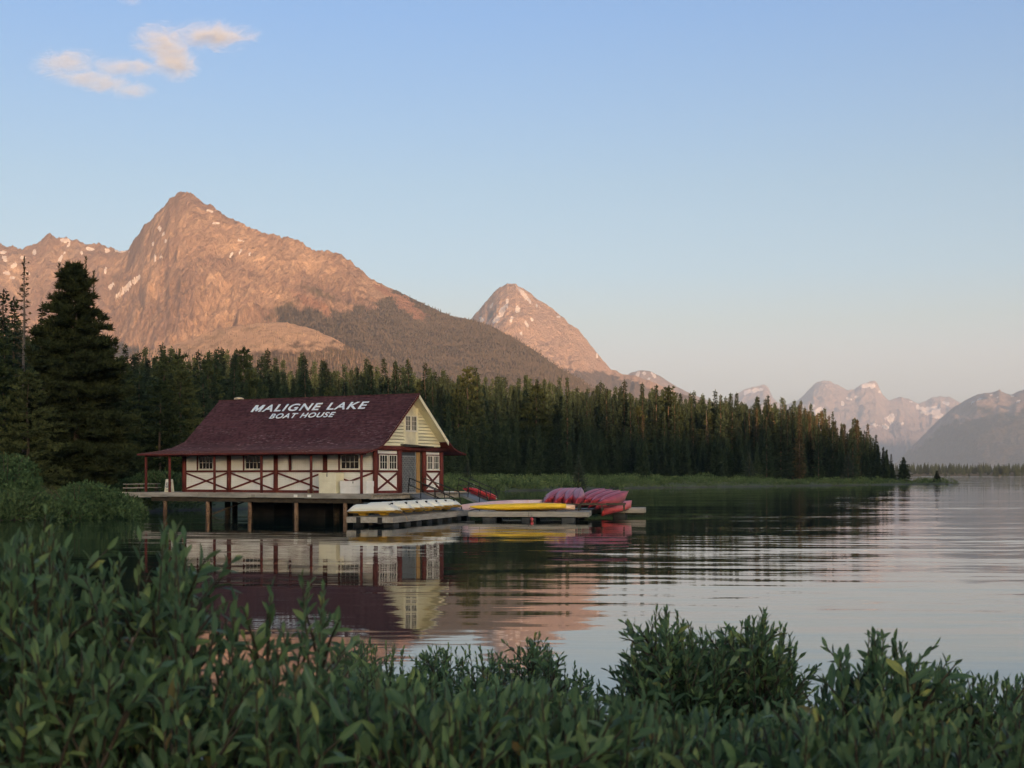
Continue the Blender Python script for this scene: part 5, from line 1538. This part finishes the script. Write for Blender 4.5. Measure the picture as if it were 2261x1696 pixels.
# ---- rounded bushes on the left bank
BUSHM = foliage_material('bank_bush_leaves', (0.040, 0.072, 0.032), (0.075, 0.120, 0.052), (0.15, 0.19, 0.095), 1.0, 0.15)
def bush_mesh(seed, rx, ry, rz, n, leaf):
    rng = np.random.default_rng(seed)
    m = 26; cc = rng.normal(size=(m, 3)); cc /= np.linalg.norm(cc, axis=1, keepdims=True); cc[:, 2] = np.abs(cc[:, 2])*.9
    cc *= np.array([rx, ry, rz])*.72
    k = rng.integers(0, m, n)
    v = rng.normal(size=(n, 3)); v /= np.linalg.norm(v, axis=1, keepdims=True)
    c = cc[k] + v*np.array([rx, ry, rz])*.40*rng.uniform(.5, 1, (n, 1))**.4
    keep = c[:, 2] > -.1; c, v = c[keep], v[keep]
    d = v*.8 + np.array([0, 0, .7]) + rng.normal(0, .4, v.shape); d /= np.linalg.norm(d, axis=1, keepdims=True)
    L = rng.uniform(.6, 1.1, (len(c), 1))*leaf
    return quads_mesh('foliage', c, d*L*.6, perp(rng, d)*L*.26, BUSHM)
for (pd, D, rx, rz, lab, sd) in ((165, 87.5, 4.0, 2.35, 'large rounded green bush overhanging the water on the left bank', 1), (35, 85.5, 2.8, 1.9, 'rounded green bush at the far left of the water edge', 2), (240, 92.5, 2.2, 1.75, 'green bush at the right end of the left bank by the boardwalk', 3), (15, 95, 2.6, 3.1, 'taller green bush behind the leftmost water edge bush', 4), (345, 112, 4.2, 2.4, 'green bush seen between the porch posts behind the picnic tables', 5)):
    X, D = at_px(pd, D); zg = max(.1, ground(X, D))
    e = empty('bush', (X, D, zg - .15), 0, lab, 'bush', None)
    inst('foliage', bush_mesh(sd, rx, 2.0, rz, int(7000*rx/3), .23), e)
    st = MB(); rr = random.Random(sd)
    for q in range(9):
        a = rr.uniform(0, 6.28); st.tube([(0, 0, -.2), (math.cos(a)*rx*.3, math.sin(a)*.6, rz*.5), (math.cos(a)*rx*.55, math.sin(a)*1.1, rz*.9)], [.04, .025, .01], 5, False)
    st.build('stems', BARK, e, True)

# small white marker post on the meadow
mk = empty('marker_post', tuple(at(1043, 1061, 226)), 0, 'small white marker post on the meadow right of the boathouse', 'post')
mk.location.z = ground(mk.location.x, 226)
MB().box(-.06, .06, -.06, .06, -.2, .9).build('post', TRIMW, mk); MB().box(-.35, .35, -.05, .05, .75, 1.15).build('plate', TRIMW, mk)

# ---- woods on the far slopes: small firs on the forested part of the mountain, dead snags on the rubble hill, far shore
FARWOOD = foliage_material('far_wood_needles', (0.044, 0.040, 0.032), (0.060, 0.053, 0.043), (0.080, 0.069, 0.055), .01, .6)
SNAG = foliage_material('grey_snag_wood', (0.10, 0.085, 0.07), (0.15, 0.12, 0.10), (0.12, 0.10, 0.08), .01, .4)
def mesh_scatter(V, mask, n, hmin, hmax, fat, seed):
    rng = np.random.default_rng(seed); idx = np.nonzero(mask)[0]
    k = rng.choice(idx, min(n, len(idx)), replace=len(idx) < n)
    P = V[k] + rng.normal(0, 7, (len(k), 3))*np.array([1, 1, 0])
    h = rng.uniform(hmin, hmax, len(k))
    P[:, 2] += -1.0
    return P, np.stack([h*fat, h*fat, h], 1), rng.uniform(0, 6, len(k))
front = (TA > .05) & (TA < .995)
P, S_, Rz = mesh_scatter(VA, (forA > .6) & front & (UA > 380) & (PYA < 850), 60000, 4, 7.5, 1.3, 1)
scatter('mountain_wood', P, S_, Rz, FARWOOD, 'dull dark conifer wood covering the lower mountain flank')
P, S_, Rz = mesh_scatter(VA, (forA > .6) & front & (UA <= 300) & (PYA < 800), 2500, 7, 14, 1.2, 2)
scatter('mountain_wood', P, S_, Rz, FARWOOD, 'strip of conifers at the foot of the mountain left of centre')
P, S_, Rz = mesh_scatter(VH, (PYH < 800) & (TH > .3) & (TH < .99) & (UH > 430), 330, 6, 12, .35, 3)
scatter('snags', P, S_, Rz, SNAG, 'thin grey snags standing over the pale rubble hill')
P, S_, Rz = mesh_scatter(VH, (PYH > lerp_pts(UH, [(240,748),(420,765),(640,772),(740,752),(940,780)])) & (PYH < 830) & (TH > .1), 2500, 5, 10, 1.0, 4)
scatter('mountain_wood', P, S_, Rz, FARWOOD, 'conifer wood at the foot of the rubble hill')
for (v_, f_), n_, hh, sd in ((stp[0], 4000, (5, 9), 5), (stp[1], 620, (9, 17), 6)):
    P, S_, Rz = mesh_scatter(v_, v_[:, 2] > .5, n_, hh[0], hh[1], 1.0, sd); P += np.random.default_rng(sd).normal(0, 22, P.shape)*np.array([1, 1, 0]); P[:, 2] = np.maximum(P[:, 2], 0)
    S_ = S_ / 18.0 * np.array([1.35, 1.35, 1.0])
    scatter('far_shore_wood', P, S_, Rz, _src, 'thin line of conifers on the far lake shore' if sd == 5 else 'pale line of conifers on the nearer far shore beside the lone spruce', np.random.default_rng(sd+1).integers(0, len(_src), len(P)))

# ================================================================ WILLOW SHRUBS IN THE FOREGROUND
def leaf_material():
    m, nt, b = new_mat('willow_leaf')
    g = node(nt, 'ShaderNodeNewGeometry')
    rnd = mathn(nt, 'FRACT', mathn(nt, 'ADD', attr(nt, 'rnd'), node(nt, 'ShaderNodeObjectInfo').outputs['Random']))
    c = rampn(nt, rnd, [(0.0, (0.038, 0.082, 0.040)), (0.40, (0.068, 0.132, 0.056)), (0.78, (0.110, 0.185, 0.070)), (0.96, (0.17, 0.24, 0.08)), (0.99, (0.25, 0.27, 0.07)), (1.0, (0.18, 0.11, 0.05))])
    n = noise(nt, coord(nt), 30, 4)
    c = mixc(nt, mathn(nt, 'MULTIPLY', step(nt, n.outputs['Fac'], .4, .7), .35), c, (0.030, 0.075, 0.040))
    back = mixc(nt, 0.5, c, (0.085, 0.165, 0.125))
    c = mixc(nt, g.outputs['Backfacing'], c, back)
    rib = mathn(nt, 'SUBTRACT', 1.0, step(nt, mathn(nt, 'ABSOLUTE', attr(nt, 'across')), 0.03, 0.13))
    c = mixc(nt, mathn(nt, 'MULTIPLY', rib, .5), c, (0.14, 0.18, 0.085))
    nt.links.new(c, b.inputs['Base Color'])
    b.inputs['Roughness'].default_value = 0.42; b.inputs['Specular IOR Level'].default_value = 0.3
    # fine side veins as relief
    wv = mathn(nt, 'SINE', mathn(nt, 'MULTIPLY', mathn(nt, 'ADD', attr(nt, 'along'), mathn(nt, 'MULTIPLY', mathn(nt, 'ABSOLUTE', attr(nt, 'across')), -0.18)), 90.0))
    bump(nt, b, wv, 0.25, 0.0012)
    tr = node(nt, 'ShaderNodeBsdfTranslucent'); nt.links.new(mixc(nt, .5, c, (0.10, 0.16, 0.03)), tr.inputs['Color'])
    mx = node(nt, 'ShaderNodeMixShader'); mx.inputs[0].default_value = 0.22
    out = nt.nodes['Material Output']
    nt.links.new(b.outputs[0], mx.inputs[1]); nt.links.new(tr.outputs[0], mx.inputs[2]); nt.links.new(mx.outputs[0], out.inputs['Surface'])
    return m
LEAF = leaf_material()
STEM = paint('willow_stem', (0.022, 0.017, 0.012), (0.045, 0.036, 0.026), 20, (1, 1, .3), .7, .001)
LT = np.array([0, .10, .28, .50, .70, .87, 1.0]); LWD = np.array([.028, .062, .122, .154, .130, .07, .0])
def leaf_arrays(fold, curl, twist):
    V, AC, AL = [], [], []
    for t, wd in zip(LT, LWD):
        zc = -curl*t*t*.5 + .04*t; tw = twist*t
        for a in (-1, 0, 1):
            y = a*wd; z = zc + abs(a)*wd*fold
            V.append((t, y*math.cos(tw) - abs(a)*wd*fold*math.sin(tw)*.0, z + y*math.sin(tw))); AC.append(a*wd/.154); AL.append(t)
    F3 = []
    for i in range(len(LT)-1):
        for j in (0, 1):
            F3.append((i*3+j, (i+1)*3+j, (i+1)*3+j+1, i*3+j+1))
    return np.array(V), np.array(F3), np.array(AC), np.array(AL)
LEAFV = [leaf_arrays(*p) for p in ((.30, .25, .0), (.45, .05, .25), (.20, .55, -.3), (.55, -.15, .1), (.25, .35, .5))]
LEAFM = []
for V_, F_, AC_, AL_ in LEAFV:
    me = np_mesh('leaf', V_, F_, LEAF, True); add_attr(me, 'across', AC_); add_attr(me, 'along', AL_); add_attr(me, 'rnd', np.zeros(len(V_))); LEAFM.append(me)

def shrub(lab, tops, D0, dj, leaf, nst, seed, singles, spread=.10, tw_n=3, group='willow shrubs along the near bank'):
    """tops: silhouette points (photograph px, y) at about depth D0"""
    rg = random.Random(seed)
    px0, px1 = tops[0][0], tops[-1][0]
    pc = (px0+px1)/2; bx, by = (pc-CXP)/FPX*D0, D0
    bz = float(bank_z(np.array([bx]), np.array([by]))[0])
    base = Vector((bx, by, bz))
    e = empty('willow_shrub', tuple(base), 0, lab, 'shrub', group)
    stems = MB(); leaves = []
    def run(pts, r0, n0, gapm, lf, f0):
        """leaves in a spiral along a twig"""
        P = [Vector(p) for p in pts]; seg = [(P[i+1]-P[i]).length for i in range(len(P)-1)]; L = sum(seg)
        s = L*f0; k = rg.uniform(0, 6.28)
        while s < L*1.001:
            q = s; i = 0
            while i < len(seg)-1 and q > seg[i]: q -= seg[i]; i += 1
            p = P[i].lerp(P[i+1], min(1, q/seg[i])); d = (P[i+1]-P[i]).normalized()
            f = s / L
            a = Vector((math.cos(k), math.sin(k), 0)); a = (a - d*a.dot(d)).normalized()
            op = rg.uniform(.55, 1.2) * (1.15 - .75*f**4)
            ld = (d*math.cos(op) + a*math.sin(op)).normalized()
            nn = (d*math.sin(op)*1.0 - a*math.cos(op)); nn = (nn + Vector((rg.uniform(-.35,.35), rg.uniform(-.35,.35), rg.uniform(-.2,.2)))); nn = (nn - ld*nn.dot(ld)).normalized()
            LL = lf * rg.uniform(.75, 1.12) * (1 - .45*max(0, (f-.80)/.20)**1.5) * (.75 + .25*min(1, (f-f0)/.2))
            leaves.append((p, ld, nn, LL))
            s += gapm*rg.uniform(.7, 1.3); k += 2.39996 + rg.uniform(-.4, .4)
    for s in range(nst):
        p = rg.uniform(px0, px1); D = D0*(1 + rg.uniform(-dj, dj))
        y = float(np.interp(p, [t[0] for t in tops], [t[1] for t in tops]))
        dy = abs(rg.gauss(0, 1))*spread*FPX/D if s % 4 else rg.uniform(0, 12)
        tip = at(p, y + dy, D)
        ox = base.x + (tip.x-base.x)*rg.uniform(.15, .55) + rg.uniform(-.08, .08); oy = base.y + (D-base.y)*.5 + rg.uniform(-.15, .15)
        oz = float(bank_z(np.array([ox]), np.array([oy]))[0]) - .03
        o = Vector((ox, oy, oz)); mid = o.lerp(tip, .55) + Vector((rg.uniform(-.06, .06), rg.uniform(-.06, .06), (tip.z-oz)*.05))
        pts = [o*(1-t)**2 + mid*(2*t*(1-t)) + tip*t*t for t in (0, .2, .4, .6, .75, .88, 1.0)]
        Ls = (tip - o).length
        stems.tube([q - base for q in pts], [.0052, .0046, .0040, .0033, .0026, .0019, .0011], 5, False)
        f0 = max(.25, 1 - max(.42, 6.5*leaf)/Ls); ls = leaf * rg.uniform(.72, 1.22)
        if s % 17 == 5: f0 = .93                                   # a bare twig now and then
        run(pts, 0, 0, ls*.26, ls, f0)
        for t in range(tw_n):
            ft = rg.uniform(max(.30, f0-.08), .86); i = int(ft*6); q = pts[i].lerp(pts[min(i+1, 6)], ft*6-i)
            a = rg.uniform(0, 6.28); ln = rg.uniform(.10, .24)*(leaf/.065)
            en = q + Vector((math.cos(a)*.55, math.sin(a)*.55, rg.uniform(.5, 1.0))).normalized()*ln
            if en.z > CAMZ - (y - 6 - HYP)/FPX*D: en.z = CAMZ - (y - 2 - HYP)/FPX*D - rg.uniform(0, .03)
            mm = q.lerp(en, .5) + Vector((0, 0, .012))
            stems.tube([q - base, mm - base, en - base], [.0032, .0024, .0012], 4, False)
            run([q, mm, en], 0, 0, ls*.28, ls*.9, .18)
    stems.build('stems', STEM, e, True)
    # the leaves that show largest are pieces of their own, the rest one mass
    def vis(l):
        pr = l[0]; yy = HYP - (pr.z-CAMZ)/pr.y*FPX; xx = CXP + pr.x/pr.y*FPX
        return (l[3]/max(.5, pr.y)) * (1.0 if (-60 < xx < 2320 and yy < 1740) else .05) * (1.35 if yy < np.interp(xx, [t[0] for t in tops], [t[1] for t in tops]) + 130*2.2/D0 else 1.0)
    leaves.sort(key=vis, reverse=True)
    for (p, d, n_, L) in leaves[:singles]:
        sd = n_.cross(d)
        M = Matrix(((d.x, sd.x, n_.x), (d.y, sd.y, n_.y), (d.z, sd.z, n_.z)))
        o = bpy.data.objects.new('leaf', LEAFM[rg.randrange(len(LEAFM))])
        o.rotation_mode = 'QUATERNION'; o.rotation_quaternion = M.to_quaternion(); o.location = p - base; o.scale = (L, L, L)
        link(o, e)
    rest_ = leaves[singles:]
    if rest_:
        VV, FF, AC, AL, RN = [], [], [], [], []; off = 0
        for (p, d, n_, L) in rest_:
            V_, F_, ac, al = LEAFV[rg.randrange(len(LEAFV))]; sd = n_.cross(d)
            M = np.array([d, sd, n_])
            VV.append(V_ @ M * L + np.array(p - base)); FF.append(F_ + off); AC.append(ac); AL.append(al); RN.append(np.full(len(V_), rg.random())); off += len(V_)
        me = np_mesh('foliage', np.concatenate(VV), np.concatenate(FF), LEAF, True)
        add_attr(me, 'across', np.concatenate(AC)); add_attr(me, 'along', np.concatenate(AL)); add_attr(me, 'rnd', np.concatenate(RN))
        tag(inst('foliage', me, e), None, None, None, 'stuff')
    return len(leaves)
tot = 0
# far row by the water
tot += shrub('fine leaved willow shrub at the water edge below the boathouse reflection', [(700,1432),(780,1412),(860,1424),(930,1440),(1000,1425)], 6.2, .10, 0.0505, 92, 1, 130, .13)
tot += shrub('fine leaved willow shrub at the water edge, its top sprig pointing at the pink reflection', [(960,1440),(1040,1418),(1090,1440),(1150,1420),(1185,1392),(1220,1440),(1280,1478),(1340,1520)], 5.6, .10, 0.0505, 107, 2, 150, .13)
tot += shrub('tall dark willow shrub with two spreading crowns right of centre', [(1365,1520),(1390,1440),(1420,1400),(1450,1345),(1490,1350),(1530,1375),(1580,1400),(1630,1380),(1690,1350),(1735,1390),(1760,1430),(1765,1500),(1800,1530)], 4.5, .08, 0.0520, 184, 3, 260, .12, 4)
tot += shrub('willow shrub with long leaves right of the two-crowned shrub', [(1800,1530),(1850,1455),(1885,1425),(1930,1395),(1990,1425),(2030,1470)], 3.1, .10, 0.0566, 63, 4, 230, .13)
tot += shrub('willow shrub at the right edge with small upright sprigs', [(2010,1470),(2060,1465),(2100,1495),(2150,1490),(2200,1500),(2290,1505)], 3.5, .12, 0.0520, 92, 5, 230, .14)
# middle row
tot += shrub('low willow shrub at the bottom centre behind the nearest sprigs', [(720,1500),(800,1480),(900,1500),(1000,1495),(1100,1510)], 3.4, .12, 0.0520, 94, 6, 180, .13)
tot += shrub('low willow shrub between the centre sprigs and the two-crowned shrub', [(1080,1510),(1160,1490),(1260,1540),(1360,1560),(1450,1580)], 3.2, .12, 0.0520, 94, 7, 180, .13)
tot += shrub('willow shrub filling the bottom below the two-crowned shrub', [(1420,1580),(1500,1570),(1600,1590),(1700,1580),(1800,1590),(1880,1570)], 2.9, .12, 0.0536, 100, 8, 200, .12)
# near row, large in the picture
tot += shrub('near willow shrub at the left edge with a tall sprig against the water', [(-60,1215),(30,1205),(75,1165),(100,1135),(135,1190),(200,1275)], 2.30, .10, 0.0487, 40, 9, 260, 0.12)
tot += shrub('near willow shrub with the tallest sprig, in front of the boathouse piles', [(180,1300),(250,1245),(310,1190),(350,1152),(400,1172),(440,1250),(500,1340)], 2.25, .10, 0.0501, 40, 10, 270, 0.12)
tot += shrub('near willow shrub with forked sprigs over the roof reflection', [(470,1350),(540,1300),(575,1270),(620,1300),(670,1268),(710,1285),(735,1330),(755,1420)], 2.25, .09, 0.0487, 20, 11, 250, 0.12)
tot += shrub('nearest willow shrub in the bottom left corner', [(-80,1400),(100,1400),(250,1440),(420,1470),(560,1480)], 2.0, .10, 0.0501, 92, 12, 280, 0.12)
tot += shrub('nearest willow shrub at the bottom left of centre', [(520,1490),(650,1490),(780,1520),(900,1510),(1020,1530)], 1.95, .10, 0.0501, 88, 13, 280, 0.11)
tot += shrub('nearest willow shrub at the bottom centre', [(980,1560),(1100,1530),(1180,1515),(1280,1560),(1400,1510),(1470,1540)], 1.9, .10, 0.0515, 79, 14, 280, 0.11)
tot += shrub('nearest willow shrub at the bottom right of centre', [(1450,1590),(1560,1580),(1700,1600),(1820,1580),(1900,1570)], 1.95, .10, 0.0487, 76, 15, 260, 0.10)
tot += shrub('nearest willow shrub in the bottom right corner', [(1880,1580),(1980,1560),(2080,1590),(2180,1580),(2330,1570)], 2.0, .10, 0.0487, 69, 16, 260, 0.10)
print('LEAVES', tot)

# ---------------------------------------------------------------- small clouds high above the haze
def cloud(name, lobes, D, depth, dens, label):
    """lobes: (px, py, rx, ry) in the survey print; the cloud floats at depth D"""
    k = D / (FPX / DSP)
    cs = []
    for (x, y, rx, ry) in lobes:
        p = at(x*DSP, y*DSP, D); cs.append((p, rx*k, ry*k))
    c0 = sum((c[0] for c in cs), Vector()) / len(cs)
    lo = Vector((min(c.x-rx for c, rx, ry in cs), c0.y-depth, min(c.z-ry for c, rx, ry in cs))) - c0
    hi = Vector((max(c.x+rx for c, rx, ry in cs), c0.y+depth, max(c.z+ry for c, rx, ry in cs))) - c0
    o = MB().box(lo.x*1.1, hi.x*1.1, lo.y, hi.y, lo.z*1.1, hi.z*1.1)
    m = bpy.data.materials.new(name + '_vapour'); m.use_nodes = True; nt = m.node_tree; nt.nodes.clear()
    out = nt.nodes.new('ShaderNodeOutputMaterial'); vol = nt.nodes.new('ShaderNodeVolumePrincipled')
    vol.inputs['Color'].default_value = (.72, .88, 1, 1); vol.inputs['Anisotropy'].default_value = 0.0
    tc = node(nt, 'ShaderNodeTexCoord')
    acc = None
    for (c, rx, ry) in cs:
        q = c - c0
        s = node(nt, 'ShaderNodeVectorMath', operation='SUBTRACT'); nt.links.new(tc.outputs['Object'], s.inputs[0]); s.inputs[1].default_value = q
        d = node(nt, 'ShaderNodeVectorMath', operation='DIVIDE'); nt.links.new(s.outputs[0], d.inputs[0]); d.inputs[1].default_value = (rx, depth, ry)
        l = node(nt, 'ShaderNodeVectorMath', operation='LENGTH'); nt.links.new(d.outputs[0], l.inputs[0])
        f = mathn(nt, 'SUBTRACT', 1.0, l.outputs['Value'])
        acc = f if acc is None else mathn(nt, 'MAXIMUM', acc, f)
    mp = node(nt, 'ShaderNodeMapping'); mp.inputs['Scale'].default_value = (.6, 1.0, 1.25); mp.inputs['Rotation'].default_value = (0, R(12), 0); nt.links.new(tc.outputs['Object'], mp.inputs[0])
    n = noise(nt, mp.outputs[0], 0.010, 10, 0.72, 1.2)
    v = mathn(nt, 'ADD', mathn(nt, 'MULTIPLY', acc, 1.0), mathn(nt, 'MULTIPLY', mathn(nt, 'SUBTRACT', n.outputs['Fac'], 0.545), 3.0))
    dd = mathn(nt, 'MULTIPLY', step(nt, v, 0.0, 0.9), dens)
    edge = step(nt, acc, 0.0, 0.12)
    nt.links.new(mathn(nt, 'MULTIPLY', dd, edge), vol.inputs['Density'])
    nt.links.new(vol.outputs[0], out.inputs['Volume'])
    ob = o.build(name, m); ob.location = c0
    return tag(ob, label, 'cloud')
cloud('cloud', [(350, 88, 80, 46), (455, 76, 120, 40), (380, 138, 66, 42), (370, 112, 60, 50)], 9000.0, 150.0, 0.010, 'small white fleecy cloud at the upper left, the upper of two')
cloud('cloud', [(150, 138, 100, 42), (260, 146, 110, 26), (190, 168, 100, 26), (285, 196, 60, 22), (230, 180, 80, 24)], 9000.0, 120.0, 0.0075, 'long wispy white cloud trailing left below the fleecy one')
cloud('cloud', [(283, 2, 34, 12)], 9000.0, 70.0, 0.004, 'faint scrap of cloud cut by the top picture edge')

# ---------------------------------------------------------------- haze: one box of even, thin evening air
hz = MB().box(-20000, 20000, -3000, 34000, -12, 2000)
hm = bpy.data.materials.new('evening_haze'); hm.use_nodes = True
hn = hm.node_tree; hn.nodes.clear()
ho = hn.nodes.new('ShaderNodeOutputMaterial'); hv = hn.nodes.new('ShaderNodeVolumePrincipled')
hv.inputs['Color'].default_value = (0.43, 0.67, 1.0, 1)
hv.inputs['Density'].default_value = HAZE_DENSITY
hv.inputs['Anisotropy'].default_value = 0.0
hn.links.new(hv.outputs[0], ho.inputs['Volume'])
haze = tag(hz.build('haze', hm), kind='stuff')
haze['label'] = 'thin evening haze over the lake and mountains'
